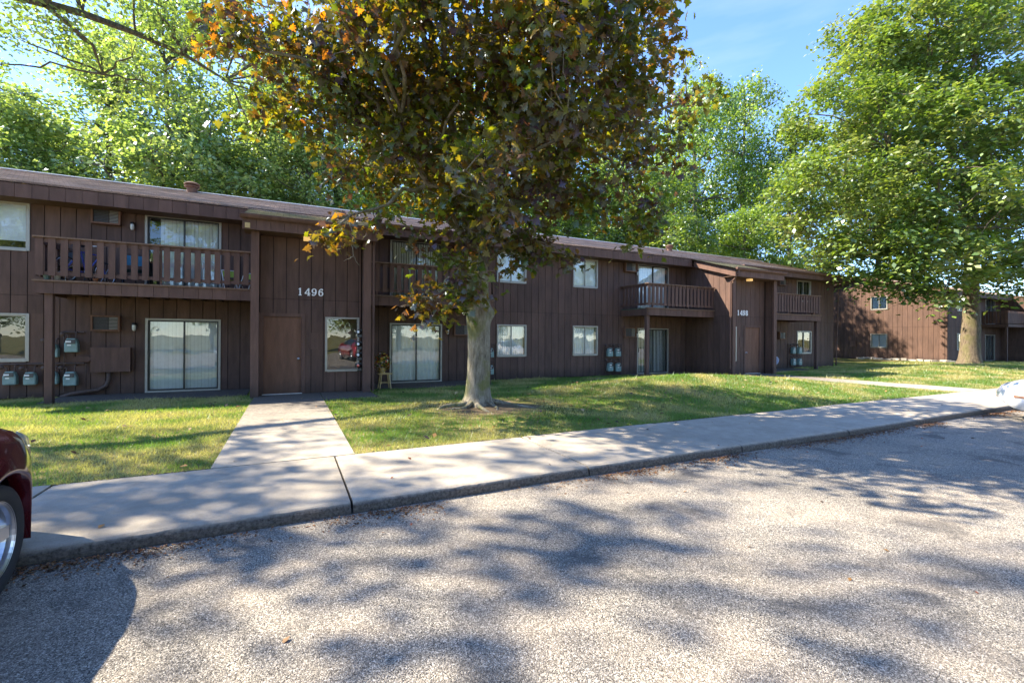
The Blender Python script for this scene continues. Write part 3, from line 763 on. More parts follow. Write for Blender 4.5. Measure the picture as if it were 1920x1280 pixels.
b = MB(); slopebox(b, x0 - .03, x0, FV - .6, 20.5, 5.03, 6.73, .24); slopebox(b, x0 - .03, x0, 20.5, 27.4, 6.73, 4.91, .24); b.build('rake_board', M['trim'], fb)
eave(FU - .35, 55, FV - .63, 5.0, 4.68, fb)
b = MB(); b.box(FU, 62, FV - .6, FV, 4.70, 4.72); b.build('soffit', M['soffit'], fb)
bb = MB(); bb.box(46.3, 49.9, FV - 1.5, FV, 2.60, 2.80); bb = bb.build('balcony', M['trim'], fb)
x = 46.3
while x < 49.8:
    board('baluster', 'trim', (x + .064, FV - 1.48, 3.3), (.15, .022, .9), bb); x += .20
y = FV - 1.45
while y < FV - .1: board('baluster', 'trim', (46.3, y + .064, 3.3), (.022, .15, .9), bb); y += .20
q = MB(); q.box(46.3, 46.42, FV - 1.45, FV - 1.33, 0, 2.6); q.build('post', M['trim'], bb)
q = MB(); q.box(50.0, 50.2, FV - 2.2, FV, 0, 5.0); q.box(50.0, 54, FV - 2.25, FV - 2.2, 4.5, 5.0); q.build('entry_fin', M['siding'], fb)
q = MB(); q.box(24 - 24 + FU - .12, FU - .01, 20.6, 21.0, 1.05, 1.5); q.build('utility_box', M['trim'], fb)

# ------------------------------------------------------------------ trees
def leafset(P, N, size, cols, name, mat, parent, kind='quad', curl=.25):
    """P: positions, N: normals (n,3), size (n,), cols (n,3)"""
    n = len(P)
    up = rng.normal(size=(n, 3)); a = np.cross(N, up); a /= np.linalg.norm(a, axis=1)[:, None] + 1e-9; b = np.cross(N, a)
    if kind == 'quad':
        tpl = np.array([(-.5, 0, 0), (0, -.32, .08), (.55, 0, -.05), (0, .32, .08)]); fc = [(0, 1, 2, 3)]
    else:   # five-lobed maple leaf, folded along the midrib
        pts = [(-.10, 0), (-.34, .06), (-.30, .22), (-.10, .20), (-.16, .50), (.02, .44), (.10, .26), (.24, .34), (.30, .18), (.62, 0)]
        full = pts + [(x, -y) for x, y in pts[1:-1]][::-1]
        tpl = np.array([(.08, 0, .0)] + [(x, y, -abs(y) * .35 - x * x * .25) for x, y in full]); m = len(full)
        fc = [(0, 1 + k, 1 + (k + 1) % m) for k in range(m)]
    k = len(tpl)
    s = size[:, None, None]
    V = P[:, None, :] + s * (tpl[None, :, 0:1] * a[:, None, :] + tpl[None, :, 1:2] * b[:, None, :] + tpl[None, :, 2:3] * N[:, None, :] * (1 if kind == 'quad' else rng.uniform(.2, 1.6, (n, 1, 1))))
    V = V.reshape(-1, 3).astype(np.float32)
    fc = np.array(fc); F = (fc[None] + (np.arange(n) * k)[:, None, None]).reshape(-1, fc.shape[1])
    me = bpy.data.meshes.new(name); me.vertices.add(len(V)); me.vertices.foreach_set('co', V.ravel())
    me.loops.add(F.size); me.loops.foreach_set('vertex_index', F.ravel().astype(np.int32))
    me.polygons.add(len(F)); me.polygons.foreach_set('loop_start', (np.arange(len(F)) * F.shape[1]).astype(np.int32))
    try: me.polygons.foreach_set('loop_total', np.full(len(F), F.shape[1], np.int32))
    except Exception: pass
    at = me.color_attributes.new('col', 'FLOAT_COLOR', 'POINT')
    cc = np.ones((n, k, 4), np.float32); cc[:, :, :3] = cols[:, None, :]; at.data.foreach_set('color', cc.ravel())
    me.materials.append(mat); me.update(); me.validate()
    o = bpy.data.objects.new(name, me); C.objects.link(o); attach(o, parent); return o
def clumps(blobs, per_m3, flat=.75, shell=.35):
    """cluster centres inside ellipsoids, denser towards their outside"""
    out = []
    for (x, y, z, r) in blobs:
        n = max(3, int(per_m3 * r ** 2.4))
        d = rng.normal(size=(n, 3)); d /= np.linalg.norm(d, axis=1)[:, None]
        rr = r * rng.uniform(shell, 1., n) ** .6
        out.append(np.c_[np.full(n, x), np.full(n, y), np.full(n, z)] + d * rr[:, None] * np.array([1, 1, flat]))
    return np.concatenate(out)
def leaves_from(cl, n_each, rad, flat, size, pal, pw, droop=0., upb=.6):
    k = len(cl); n = k * n_each
    g = np.clip(rng.normal(size=(n, 3)), -1.9, 1.9) * np.array([rad, rad, rad * flat]) * rng.uniform(.5, 1.15, (n, 1))
    P = np.repeat(cl, n_each, 0) + g
    P[:, 2] -= droop * (g[:, 0] ** 2 + g[:, 1] ** 2) / rad
    N = rng.normal(size=(n, 3)) * .8 + g / rad * .45; N[:, 2] = np.abs(N[:, 2]) + upb; N /= np.linalg.norm(N, axis=1)[:, None]
    S = size * rng.uniform(.6, 1.25, n)
    pal = np.array(pal); cidx = rng.choice(len(pal), k, p=pw); base = pal[np.repeat(cidx, n_each)]
    own = pal[rng.choice(len(pal), n, p=pw)]
    cols = (base * .55 + own * .45) * rng.uniform(.7, 1.35, (n, 1))
    return P, N, S, np.clip(cols, 0, 1)
def limb(mb, a, b, r0, r1, sag=.0, n=6, j=.06, seg=6):
    a, b = Vector(a), Vector(b); L = (b - a).length; pts = []; rad = []
    for i in range(seg + 1):
        t = i / seg; p = a.lerp(b, t); w = math.sin(t * math.pi) * L * j
        p += Vector((random.uniform(-w, w), random.uniform(-w, w), random.uniform(-w, w) + sag * L * math.sin(t * math.pi))); pts.append(p); rad.append(r0 + (r1 - r0) * t)
    mb.tube(pts, rad, n, cap=False); return pts
def skeleton(mb, base, forks, cl, r, n_limbs, tw=.012):
    """limbs from fork points out to a sample of clump centres, then twigs"""
    idx = rng.choice(len(cl), min(n_limbs, len(cl)), replace=False); ends = []
    for i in idx:
        c = Vector(cl[i]); fk = min(forks, key=lambda q: (Vector(q) - c).length + abs(q[2] - (c.z - 1.2)) * .4)
        pts = limb(mb, fk, c, r, .02, .05, 6); ends += pts[3:]
    E_ = np.array([tuple(e) for e in ends]); rest = rng.choice(len(cl), min(n_limbs * 5, len(cl)), replace=False)
    for i in rest:
        d = np.linalg.norm(E_ - cl[i], axis=1); k = d.argmin()
        if .1 < d[k] < 3.: limb(mb, E_[k], cl[i], tw * 1.6, tw * .5, .03, 4, .08, 3)

# --- the purple-leaved maple on the lawn
MAPLE=[(3.49,8.87,5.87,2.24),(1.96,8.51,6.11,1.70),(0.70,9.13,6.40,1.40),(-0.37,9.43,6.67,1.07),(-0.79,9.53,5.84,0.53),(-0.63,9.56,7.36,0.88),(0.17,9.95,5.62,0.64),(4.49,6.93,5.88,1.83),(5.89,6.69,6.80,1.01),(6.73,6.94,5.22,0.65),(6.47,7.52,4.47,0.79),(4.95,6.93,4.60,1.09),(4.16,7.76,4.01,0.93),(3.36,8.82,4.17,1.00),(2.46,10.16,5.22,1.08),(1.25,10.53,5.61,0.82),(1.50,9.29,8.92,1.80),(3.15,6.81,7.71,1.76),(5.18,6.59,7.52,1.25),(7.30,8.11,6.72,1.11),(4.35,10.68,9.34,2.98),(6.53,9.60,9.09,2.44),(2.41,11.63,9.06,2.30),(3.25,7.98,3.24,0.63),(2.88,8.61,2.84,0.48),(4.19,8.52,3.31,0.56),(2.54,9.12,3.37,0.49),(4.45,7.84,3.54,0.48),(0.91,8.47,3.63,0.40),(0.49,8.57,3.46,0.24),(1.43,8.55,3.76,0.29),(2.47,8.15,2.16,0.26),(2.09,8.22,2.25,0.18),(2.96,8.35,2.34,0.29),(7.63,6.94,6.68,0.47),(6.49,7.06,3.70,0.30),(3.12,8.83,2.55,0.28),(4.72,7.48,3.29,0.27),(2.95,6.57,4.16,0.93),(3.43,5.89,5.62,0.96),(1.50,9.29,4.79,0.53),(5.17,10.83,6.29,2.12),(7.33,9.77,7.02,1.55),(3.02,11.89,6.98,1.69)]
MAPLE = [(x * k, y * k, 1.6 + (z - 1.6) * k, r_ * k) for x, y, z, r_, k in [(*q, min(1., 5.3 / max(.1, q[2] - 1.6))) for q in MAPLE]]
TB = Vector((3.66, 9.05, .15))
mp = empty('maple_tree', TB); tag(mp, 'purple and orange leaved maple standing on the lawn in front of the building', 'tree')
cl = clumps(MAPLE, 18, .8, .2)
pal = [(.045, .078, .010), (.085, .098, .008), (.12, .078, .010), (.26, .11, .008), (.044, .022, .034), (.060, .038, .016)]
P, N, S, K = leaves_from(cl, 27, .24, .5, .156, pal, [.27, .26, .09, .01, .19, .18], .25, .2)
warm = np.clip((P[:, 2] - 5.2) / 3., 0, 1) * np.clip((3.2 - P[:, 0]) / 3.5, 0, 1)
pick = rng.uniform(size=len(P)) < warm * .15
K *= np.array([1.3, 1.35, 1.2])
K[pick] = np.array([.24, .105, .010]) * rng.uniform(.6, 1.4, (pick.sum(), 1))
leafset(P, N, S, K, 'crown', M['leaf_maple'], mp, 'maple')
# trunk with root flare, lofted
def trunk(rings, name, mat, parent, n=28, flare=None, knots=()):
    v = []; f = []
    for i, (x, y, z, r) in enumerate(rings):
        for k in range(n):
            a = 2 * math.pi * k / n; fl = 0
            if flare: fl = sum(h * max(0, math.cos((a - fa) * w)) ** 3 * math.exp(-max(0, z - rings[0][2]) / hh) if abs((a - fa + math.pi) % (2 * math.pi) - math.pi) < math.pi / 2 / w else 0 for fa, h, w, hh in flare)
            q = noise.noise((math.cos(a) * 1.6, math.sin(a) * 1.6, z * 1.1)) * .10 + noise.noise((math.cos(a) * 5, math.sin(a) * 5, z * 3)) * .035
            rr = r * (1 + q) + fl
            px, py = x + rr * math.cos(a), y + rr * math.sin(a)
            for kx, kz, ka, kr, kh in knots:
                da = abs((a - ka + math.pi) % (2 * math.pi) - math.pi)
                g = math.exp(-(da * r / kr) ** 2 - ((z - kz) / kr) ** 2) * kh; px += g * math.cos(a); py += g * math.sin(a)
            v.append((px, py, z))
    m = len(rings)
    f = [(i * n + k, i * n + (k + 1) % n, (i + 1) * n + (k + 1) % n, (i + 1) * n + k) for i in range(m - 1) for k in range(n)]
    return mesh(name, v, f, mat, parent, True)
rings = []
for i in range(40):
    t = i / 39; z = .05 + t * 3.6
    r = .245 + .09 * math.exp(-(z - .05) / .35) - .02 * t + (.03 * math.exp(-((z - 2.0) / .25) ** 2)) - .03 * max(0, z - 2.6)
    rings.append((TB.x + .02 * math.sin(z * 1.3) - .01 * z, TB.y + .02 * math.cos(z), z, r))
tr = trunk(rings, 'trunk', M['bark_maple'], mp, 32,
           flare=[(R(200), .40, 2.2, .10), (R(250), .34, 2.4, .10), (R(300), .26, 2.4, .10), (R(340), .38, 2.3, .09), (R(160), .24, 2.4, .12), (R(80), .2, 2, .12)],
           knots=[(0, 2.12, R(-25), .13, .10), (0, 1.6, R(-110), .08, .03), (0, 2.75, R(-140), .1, .06)])
sk = MB()
top = Vector((TB.x - .03, TB.y, 3.6)); forks = [(TB.x, TB.y, 2.5), (TB.x, TB.y, 3.0), tuple(top)]
for tip, r0 in (((2.6, 8.6, 6.6), .15), ((4.1, 8.2, 6.9), .14), ((3.5, 9.6, 6.6), .13), ((1.9, 8.7, 5.4), .09), ((5.2, 7.8, 5.6), .09)):
    pts = limb(sk, top - Vector((0, 0, .35)), tip, r0, .05, .06, 10, .05, 8); forks += [tuple(q) for q in pts[2:]]
skeleton(sk, TB, forks, cl, .045, 90, .009)
# hanging bare twig ends
for a, b2 in (((.95, 8.4, 3.6), (1.0, 8.3, 3.0)), ((3.0, 6.5, 4.6), (2.9, 6.3, 4.9)), ((3.9, 6.2, 6.0), (4.3, 6.0, 5.8)), ((2.9, 6.6, 6.3), (2.5, 6.4, 6.0))):
    limb(sk, a, b2, .012, .006, 0, 5, .12, 5); limb(sk, b2, Vector(b2) + Vector((-.16, 0, -.1)), .007, .003, 0, 4, .1, 4); limb(sk, b2, Vector(b2) + Vector((.1, 0, -.16)), .006, .003, 0, 4, .1, 4)
sk.build('branches', M['bark_maple'], mp, True)
rt = MB()
for a, L, r in ((198, 1.1, .07), (215, .8, .05), (250, .9, .055), (290, .6, .05), (335, 1.3, .06), (350, .8, .05), (170, .7, .05)):
    p0 = TB + Vector((math.cos(R(a)) * .25, math.sin(R(a)) * .25, .0)); pts = []; rad = []
    for i in range(9):
        t = i / 8; an = R(a) + .35 * math.sin(t * 4 + a); q = p0 + Vector((math.cos(an), math.sin(an), 0)) * L * t
        pts.append((q.x, q.y, .16 + .07 * (1 - t) - .08 * t + .02 * math.sin(t * 9 + a))); rad.append(r * (1 - .75 * t))
    rt.tube(pts, rad, 8, jitter=.15)
rt.build('surface_roots', M['bark_maple'], mp, True)

# --- big shade tree on the right
OAK=[(33.01,13.85,19.94,3.49),(34.53,11.98,18.06,3.36),(30.45,15.11,18.02,2.54),(37.86,11.46,20.61,2.54),(27.95,15.22,14.95,2.60),(30.04,13.08,13.87,3.24),(31.88,11.06,12.84,3.11),(35.84,10.22,14.50,2.65),(26.34,14.90,10.61,2.65),(28.33,12.81,9.71,2.82),(30.06,10.84,8.85,2.71),(34.41,9.82,10.03,2.82),(27.60,16.51,13.87,1.27),(27.2,14.64,7.9,2.3),(26.03,16.17,8.4,1.53),(28.08,12.93,6.32,2.54),(29.58,11.08,5.87,2.16),(33.65,10.19,6.36,2.54),(28.22,15.09,6.2,1.28),(28.73,12.05,4.29,1.52),(29.09,11.32,3.16,0.87),(31.37,11.31,4.37,1.13),(34.79,10.74,4.79,1.62),(36.11,10.09,4.21,1.18),(29.6,13.60,4.75,1.18),(35.42,13.78,22.44,1.65),(37.90,15.90,19.38,4.38),(42.81,13.48,17.59,4.74),(33.51,16.94,13.49,3.88),(39.54,15.09,12.09,4.74),(43.79,13.00,9.57,4.01),(34.78,16.32,9.4,3.0),(41.56,9.64,17.14,3.81),(41.56,9.64,10.79,4.13),(43.10,10.00,6.85,2.64),(32.40,16.38,21.28,1.71),(41.62,10.72,23.31,3.29),(40.48,13.52,25.54,2.82)]
OB = Vector((36.75, 12.3, .1))
ok = empty('shade_tree', OB); tag(ok, 'huge green shade tree with thick pale trunk at the right, before the second building', 'tree')
OAK = [(x, y, z + (.5 if z < 5 else 0), r_ * (.94 if r_ < 3.5 else .74)) for x, y, z, r_ in OAK]
cl = clumps(OAK, 3.6, .68, .6)
pal = [(.10, .165, .022), (.16, .225, .032), (.24, .29, .065), (.048, .088, .013), (.30, .30, .09)]
P, N, S, K = leaves_from(cl, 88, .55, .50, .26, pal, [.25, .3, .2, .15, .1], .25, .9)
leafset(P, N, S, K, 'crown', M['leaf_oak'], ok)
rings = [(OB.x + .12 * math.sin(z * .35), OB.y, z, .47 + .16 * math.exp(-z / .4) - .022 * z) for z in [.0, .15, .3, .5, .8, 1.2, 1.7, 2.3, 3, 4, 5, 6.5, 8, 9.5]]
trunk(rings, 'trunk', M['bark_oak'], ok, 28, flare=[(R(a), .14, 2.4, .3) for a in (190, 250, 310, 20, 100)])
sk = MB(); forks = [(OB.x, OB.y, z) for z in (3.6, 4.5, 5.5, 7, 8.5, 9.4)]
for tip, r0 in (((33.5, 13.2, 17), .28), ((37.5, 12.5, 20), .3), ((41, 12.5, 15), .25), ((30, 13.4, 12), .22), ((31, 11.8, 7.5), .18), ((35, 10.5, 9), .2), ((42, 11, 9), .2)):
    pts = limb(sk, (OB.x, OB.y, random.uniform(5, 9)), tip, r0, .08, .05, 9, .05, 9); forks += [tuple(q) for q in pts[2:]]
skeleton(sk, OB, forks, cl, .07, 90, .02)
sk.build('branches', M['bark_oak'], ok, True)

# --- tree just outside the frame at the left whose boughs hang over the roof
NEAR=[(-6.36,16.50,9.60,1.13),(-5.38,17.13,10.28,1.38),(-4.16,17.09,9.83,1.27),(-2.91,15.92,10.29,1.22),(-1.80,16.49,10.48,1.48),(-0.32,15.76,11.15,1.32),(-5.05,18.09,9.14,0.82),(-3.24,17.76,9.08,1.02),(-1.10,16.70,8.93,1.19),(-5.13,14.78,9.71,0.78),(-3.06,14.88,10.75,1.41),(0.29,16.58,10.07,1.24),(-6.61,16.63,8.61,0.35),(-4.20,14.33,11.27,1.55),(-1.94,15.45,12.44,1.68),(-6.00,14.66,10.08,1.24)]
SHADE=[(-10.5,12.5,9.5,2.2),(-12.5,11.5,11.5,2.8),(-9.,12.,13.5,2.4),(-11.,14.5,14.5,3.),(-12.5,10.,8.5,2.),(-8.2,10.2,10.4,1.6),(-13.,14.,12,2.6),(-7.5,13.4,15.5,1.9),(-10.,10.5,16.5,1.8),(-8.5,12.8,8.2,1.2),(-9.5,9.4,12.8,1.5)]
NB = Vector((-11.3, 12.6, .1))
nt = empty('overhanging_tree', NB); tag(nt, 'green leaved tree beyond the left edge reaching its long boughs over the roof', 'tree')
cl1 = clumps(NEAR, 13, .75, .15); cl2 = clumps(SHADE, 2.6, .8, .3)
pal = [(.13, .20, .035), (.19, .26, .050), (.27, .31, .060), (.07, .12, .022)]
A1 = leaves_from(cl1, 34, .26, .6, .12, pal, [.3, .35, .15, .2], .3, .4); A2 = leaves_from(cl2, 30, .42, .6, .22, pal, [.3, .35, .15, .2], .3, .4)
leafset(*[np.concatenate([a, b2]) for a, b2 in zip(A1, A2)], 'crown', M['leaf_green'], nt)
trunk([(NB.x + .3 * math.sin(z * .3), NB.y, z, .42 + .2 * math.exp(-z / .5) - .02 * z) for z in (0, .2, .5, 1, 2, 3.5, 5, 7, 9, 11)], 'trunk', M['bark_far'], nt)
sk = MB()
BR=[(-11.2,12.7,7.2),(-9.6,13.6,8.9),(-8.0,14.5,9.6),(-6.67,14.98,9.70),(-5.59,15.01,9.69),(-4.88,15.55,9.96),(-3.88,15.95,9.99),(-2.81,16.09,9.78),(-1.80,16.49,9.49)]
sk.tube(BR, [.2, .16, .14, .12, .10, .09, .075, .055, .03], 9, cap=False)
BR2=[(-5.41,15.03,9.66),(-5.13,15.67,9.61),(-4.90,16.35,9.58),(-4.83,16.86,9.06)]
sk.tube(BR2, [.06, .05, .04, .02], 8, cap=False)
forks = BR[2:] + BR2 + [(NB.x, NB.y, 6), (NB.x, NB.y, 9), (NB.x, NB.y, 11)]
skeleton(sk, NB, forks, np.concatenate([cl1, cl2]), .03, 70, .006)
sk.build('branches', M['bark_far'], nt, True)

# --- trees behind the buildings: four built, the rest copied
def wild_tree(kind, seed):
    """about 20 m tall about the origin"""
    r = empty('woodland_tree', (0, 0, 0)); bl = []
    random.seed(seed)
    for i in range(46):
        z = random.uniform(3.5, 18.8); w = 4.6 * math.sin(min(1, (z - 2) / 17.5) * math.pi) ** .6 + .6
        a = random.uniform(0, 6.28); q = random.uniform(.25, 1.) * w
        bl.append((math.cos(a) * q, math.sin(a) * q, z, random.uniform(1.0, 2.1)))
    bl.append((0, 0, 19.2, .9)); bl.append((.8, .3, 17.6, 1.4))
    c = clumps(bl, 4.2, .75, .3)
    pal = ([(.18, .25, .065), (.27, .34, .10), (.37, .42, .17), (.10, .17, .04)], [(.11, .19, .028), (.18, .26, .036), (.27, .33, .045), (.06, .115, .020)])[kind]
    P, N, S, K = leaves_from(c, 36, .50, .6, .27, pal, [.3, .35, .15, .2], .25, .5)
    leafset(P, N, S, K, 'crown', M['leaf_green'], r)
    trunk([(.25 * math.sin(z * .22), .2 * math.cos(z * .25), z, .30 + .15 * math.exp(-z / .6) - .012 * z) for z in (0, .3, 1, 2, 4, 6, 8, 10, 12, 14, 16)], 'trunk', M['bark_far'], r, 14)
    s = MB(); fk = [(.25 * math.sin(z * .22), .2 * math.cos(z * .25), z) for z in (4, 6, 8, 10, 12, 14, 16)]
    skeleton(s, None, fk, c, .07, 60, .02); s.build('branches', M['bark_far'], r, True)
    return r
protos = [wild_tree(0, 3), wild_tree(0, 11), wild_tree(1, 5), wild_tree(1, 21)]
used = set()
def plant(k, u, v, height, wide, rz, label, group=None):
    o = protos[k]
    if k in used:
        src = o; o = src.copy(); C.objects.link(o)
        for ch in src.children:
            c = ch.copy(); C.objects.link(c); c.parent = o
    used.add(k); o.location = (u, v, 0); o.rotation_euler = (0, 0, rz); s = height / 20.; o.scale = (s * wide, s * wide, s)
    tag(o, label, 'tree', group or 'woodland trees behind the building'); return o
BK = [(-7.4,37.5,24.5,1,.9,'tall pale tree behind the roof between the first roof vent and the left edge'),
 (-.9,39.8,24.0,0,1.0,'tall yellow-green tree rising behind the column of entry 1496'),
 (3.6,38.6,23.5,1,1.0,'tall light green tree behind the left edge of the maple crown'),
 (-15.4,36.4,17.0,0,1.1,'broad pale tree low over the left end of the roof'),
 (9.5,33.,15.,1,1.2,'middle sized green tree behind the maple trunk and the roof'),
(-19.4,43.0,18.4,0,1.15,'pale green tree behind the roof at the far left edge'),
 (-11.2,41.2,21.6,1,1.1,'tall pale green tree behind the roof left of the first roof vent'),
 (-4.4,40.0,17.8,0,1.0,'light green tree behind the first roof vent'),
 (1.3,36.1,16.4,1,1.0,'yellow-green tree behind the roof of entry 1496'),
 (6.3,41.5,22.3,0,1.0,'green tree behind the left side of the maple crown'),
 (12.4,36.3,23.1,2,1.1,'green tree hidden behind the maple crown, behind the roof'),
 (19.8,34.9,23.0,3,1.1,'green tree behind the right half of the maple crown'),
 (23.6,30.4,19.6,2,.9,'deep green tree just right of the maple crown'),
 (41.0,37.2,34.0,3,.72,'tall slim green tree with a spiky top against the sky'),
 (51.,38.4,35.0,2,.72,'tall green tree left of the shade tree, top against the sky'),
 (47.5,29.9,27.1,3,.85,'green tree behind the left shoulder of the shade tree'),
 (58.9,27.7,27.3,2,1.0,'green tree behind the second building'),
 (-19.1,54.0,20.8,1,1.1,'second row tree behind the left end of the roof'),
 (-9.4,51.4,21.8,0,1.1,'second row pale tree behind the left part of the roof'),
 (-1.8,45.4,20.4,1,1.1,'second row tree between the roof vent and entry 1496'),
 (4.8,30.9,11.2,2,1.3,'low dense tree behind the roof right of entry 1496'),
 (18.3,28.4,11.8,3,1.4,'low dense tree behind the roof right of the maple'),
 (24.8,27.6,12.,2,1.4,'low green tree behind the middle roof near the second vent'),
 (29.5,30.4,20.,3,.85,'green tree behind the roof of entry 1498, raised to shade the second building'),  # height and width set to shade part of the far end wall
 (37.5,28.1,14.0,2,1.3,'low green tree behind the right end of the roof'),
 (0.6,36.2,11.8,0,1.3,'low tree behind the roof near entry 1496'),
 (-5.9,35.3,11.5,1,1.3,'low pale tree behind the roof near the first vent'),
 (-13.,33.4,11.,0,1.2,'low pale tree behind the left part of the roof'),
 (34.,42.,22.,3,1.2,'distant green tree between the two tall tops'),
 (47.,44.,24.,2,1.2,'distant green tree behind the shade tree'),
 (26.,44.,20.,2,1.2,'distant green tree right of the maple'),
 (13.,52.,20.,3,1.3,'distant tree behind the maple crown')]
for i, (u, v, h, k, w, lb) in enumerate(BK): plant(k, u, v, h, w, i * 1.9, lb)
# trees across the lot, seen in the window glass
for i, (u, v, h, k) in enumerate(((-22, -22, 15, 0), (-14, -25, 12, 2), (-7, -23, 17, 1), (0, -26, 13, 3), (6, -22, 14, 1), (12, -25, 12, 0), (18, -24, 16, 3), (25, -26, 13, 2), (32, -24, 15, 0), (40, -25, 13, 1), (48, -26, 17, 2), (58, -26, 15, 3))):
    plant(k, u, v, h, 1.2, i * 2.3, 'tree across the parking lot mirrored in the window glass', 'trees across the lot')

# ------------------------------------------------------------------ grass, leaves, litter
def in_lawn(u, v):
    ok_ = (v > 6.0) & ~((u > -.765) & (u < .745) & (v < 13.4)) & ~((u > 17.48) & (u < 19.07) & (v < 13.4)) & ~((u > .76) & (u < 2.1) & (v > 11.85))
    ok_ &= ~((v > 14.0) & (((u > -5.2) & (u < -1)) | ((u > 2.1) & (u < 6.2)) | ((u > 13.2) & (u < 16.6)) | ((u > 19.6) & (u < 24.6))))
    ok_ &= ~((u > -8) & (u < 28.6) & (v > 15.4)) & ~((v > 13.3) & (u > -.9) & (u < 2.1)) & ~((v > 13.3) & (u > 16.6) & (u < 19.6))
    ok_ &= np.hypot(u - TB.x, (v - TB.y)) > .42
    return ok_
ct, st = math.cos(THETA), math.sin(THETA)
def visible(u, v, m=1.16):
    t = u * st + v * ct; x = u * ct - v * st; return (t > .5) & (np.abs(x) < t * m)
N0 = 1500000
u = rng.uniform(-9, 46, N0); v = rng.uniform(5.95, 16.5, N0)
t = u * st + v * ct
keep = in_lawn(u, v) & visible(u, v) & (rng.uniform(size=N0) < np.clip((7.5 / t) ** 1.5, 0, 1))
nz = np.array([0.])
u, v, t = u[keep], v[keep], t[keep]
pn = np.array([noise.noise((a * .9, b * .9, 0)) for a, b in zip(u[::1], v[::1])]) if len(u) < 600000 else np.zeros(len(u))
bare = np.exp(-((np.hypot((u - 3.9) * .75, v - 8.7)) / 1.25) ** 2)
keep = rng.uniform(size=len(u)) > bare * 1.1 + .12 * (pn > .18)
u, v, t, pn = u[keep], v[keep], t[keep], pn[keep]
n = len(u); h = gh(u, v)
ang = rng.uniform(0, 6.28, n); H = rng.uniform(.022, .058, n) * (1 + .35 * pn) * np.clip(.8 + t / 40, .8, 1.3); wd = np.clip(.0035 * t / 6, .004, .02)
H = H * np.where(rng.uniform(size=n) < .05 + .12 * (np.abs(v - 6.0) < .1), rng.uniform(1.4, 2.4, n), 1.)
lean = rng.normal(size=(n, 2)) * .55
b0 = np.stack([u - np.cos(ang) * wd, v - np.sin(ang) * wd, h - .01], -1); b1 = np.stack([u + np.cos(ang) * wd, v + np.sin(ang) * wd, h - .01], -1)
tp = np.stack([u + lean[:, 0] * H, v + lean[:, 1] * H, h + H], -1)
V = np.stack([b0, b1, tp], 1).reshape(-1, 3).astype(np.float32)
me = bpy.data.meshes.new('grass'); me.vertices.add(3 * n); me.vertices.foreach_set('co', V.ravel())
me.loops.add(3 * n); me.loops.foreach_set('vertex_index', np.arange(3 * n, dtype=np.int32)); me.polygons.add(n)
me.polygons.foreach_set('loop_start', (np.arange(n) * 3).astype(np.int32))
green = np.array([.13, .20, .022]); lush = np.array([.07, .18, .022]); dry = np.array([.44, .39, .16])
w = np.clip(pn * 2.2 + .32 + rng.normal(size=n) * .28 + .25 * (u < -.8) + .3 * (u > 22) - .25 * ((u > 8) & (u < 15)), 0, 1)[:, None]
col = 1.12 * (green * (1 - rng.uniform(size=(n, 1)) * .5) + lush * .5) * .8 * (1 - w) + dry * w * rng.uniform(.6, 1.2, (n, 1))
cc = np.ones((n, 3, 4), np.float32); cc[:, :, :3] = col[:, None, :]
me.color_attributes.new('col', 'FLOAT_COLOR', 'POINT').data.foreach_set('color', cc.ravel()); me.materials.append(M['grass']); me.update()
go = bpy.data.objects.new('grass', me); C.objects.link(go); tag(go, 'short green and dry yellow grass of the lawn around the maple', 'grass', kind='stuff')

def litter(name, pts, size, pal, label, cat):
    n = len(pts); N = rng.normal(size=(n, 3)) * .3; N[:, 2] = 1; N /= np.linalg.norm(N, axis=1)[:, None]
    K = np.array(pal)[rng.integers(0, len(pal), n)] * rng.uniform(.6, 1.3, (n, 1))
    o = leafset(pts, N, size, K, name, M['litter'], None); tag(o, label, cat, kind='stuff')
# brown needles and crumbs along the curb
n = 16000; uu = rng.uniform(-2.6, 22, n); nn = np.array([noise.noise((a * .9, 3.3, 0)) for a in uu])
k = rng.uniform(size=n) < np.clip(.35 + nn * 1.7, 0.02, 1); uu = uu[k]; n = len(uu)
vv = 4.27 - np.abs(rng.normal(size=n)) * (.06 + .12 * rng.uniform(size=n)) - .01
litter('curb_litter', np.c_[uu, vv, rng.uniform(.004, .016, n)], rng.uniform(.012, .035, n), [(.16, .07, .03), (.24, .12, .05), (.10, .05, .025), (.30, .17, .08)], 'brown needles and leaf crumbs lying along the foot of the curb', 'leaf litter')
n = 420; uu = rng.uniform(-8, 22, n); vv = rng.uniform(6.1, 13.2, n); k = in_lawn(uu, vv); uu, vv = uu[k], vv[k]
litter('fallen_leaves', np.c_[uu, vv, gh(uu, vv) + .05], rng.uniform(.05, .12, len(uu)), [(.28, .16, .07), (.12, .05, .03), (.42, .30, .16), (.07, .05, .05)], 'dead leaves scattered over the lawn', 'fallen leaves')
n = 150; uu = rng.uniform(-2, 16, n); vv = rng.uniform(.5, 13, n); z = np.where(vv < 4.28, .006, .122); k = (vv < 6) | ((np.abs(uu) < .7)); uu, vv, z = uu[k], vv[k], z[k]
litter('fallen_leaves', np.c_[uu, vv, z], rng.uniform(.02, .07, len(uu)), [(.30, .10, .05), (.12, .07, .04), (.40, .22, .08)], 'small dead leaves scattered over the asphalt and the walks', 'fallen leaves')
n = 7000; uu = rng.uniform(-2.5, 17, n); vv = rng.choice([6.03, 6.04], n) + rng.normal(size=n) * .02; k = ~((uu > -.8) & (uu < .78))
litter('edge_thatch', np.c_[uu[k], vv[k], np.full(k.sum(), .105)], rng.uniform(.02, .05, k.sum()), [(.13, .09, .05), (.20, .16, .07), (.07, .08, .03)], 'dry thatch and soil crumbs where the lawn meets the sidewalk', 'thatch')

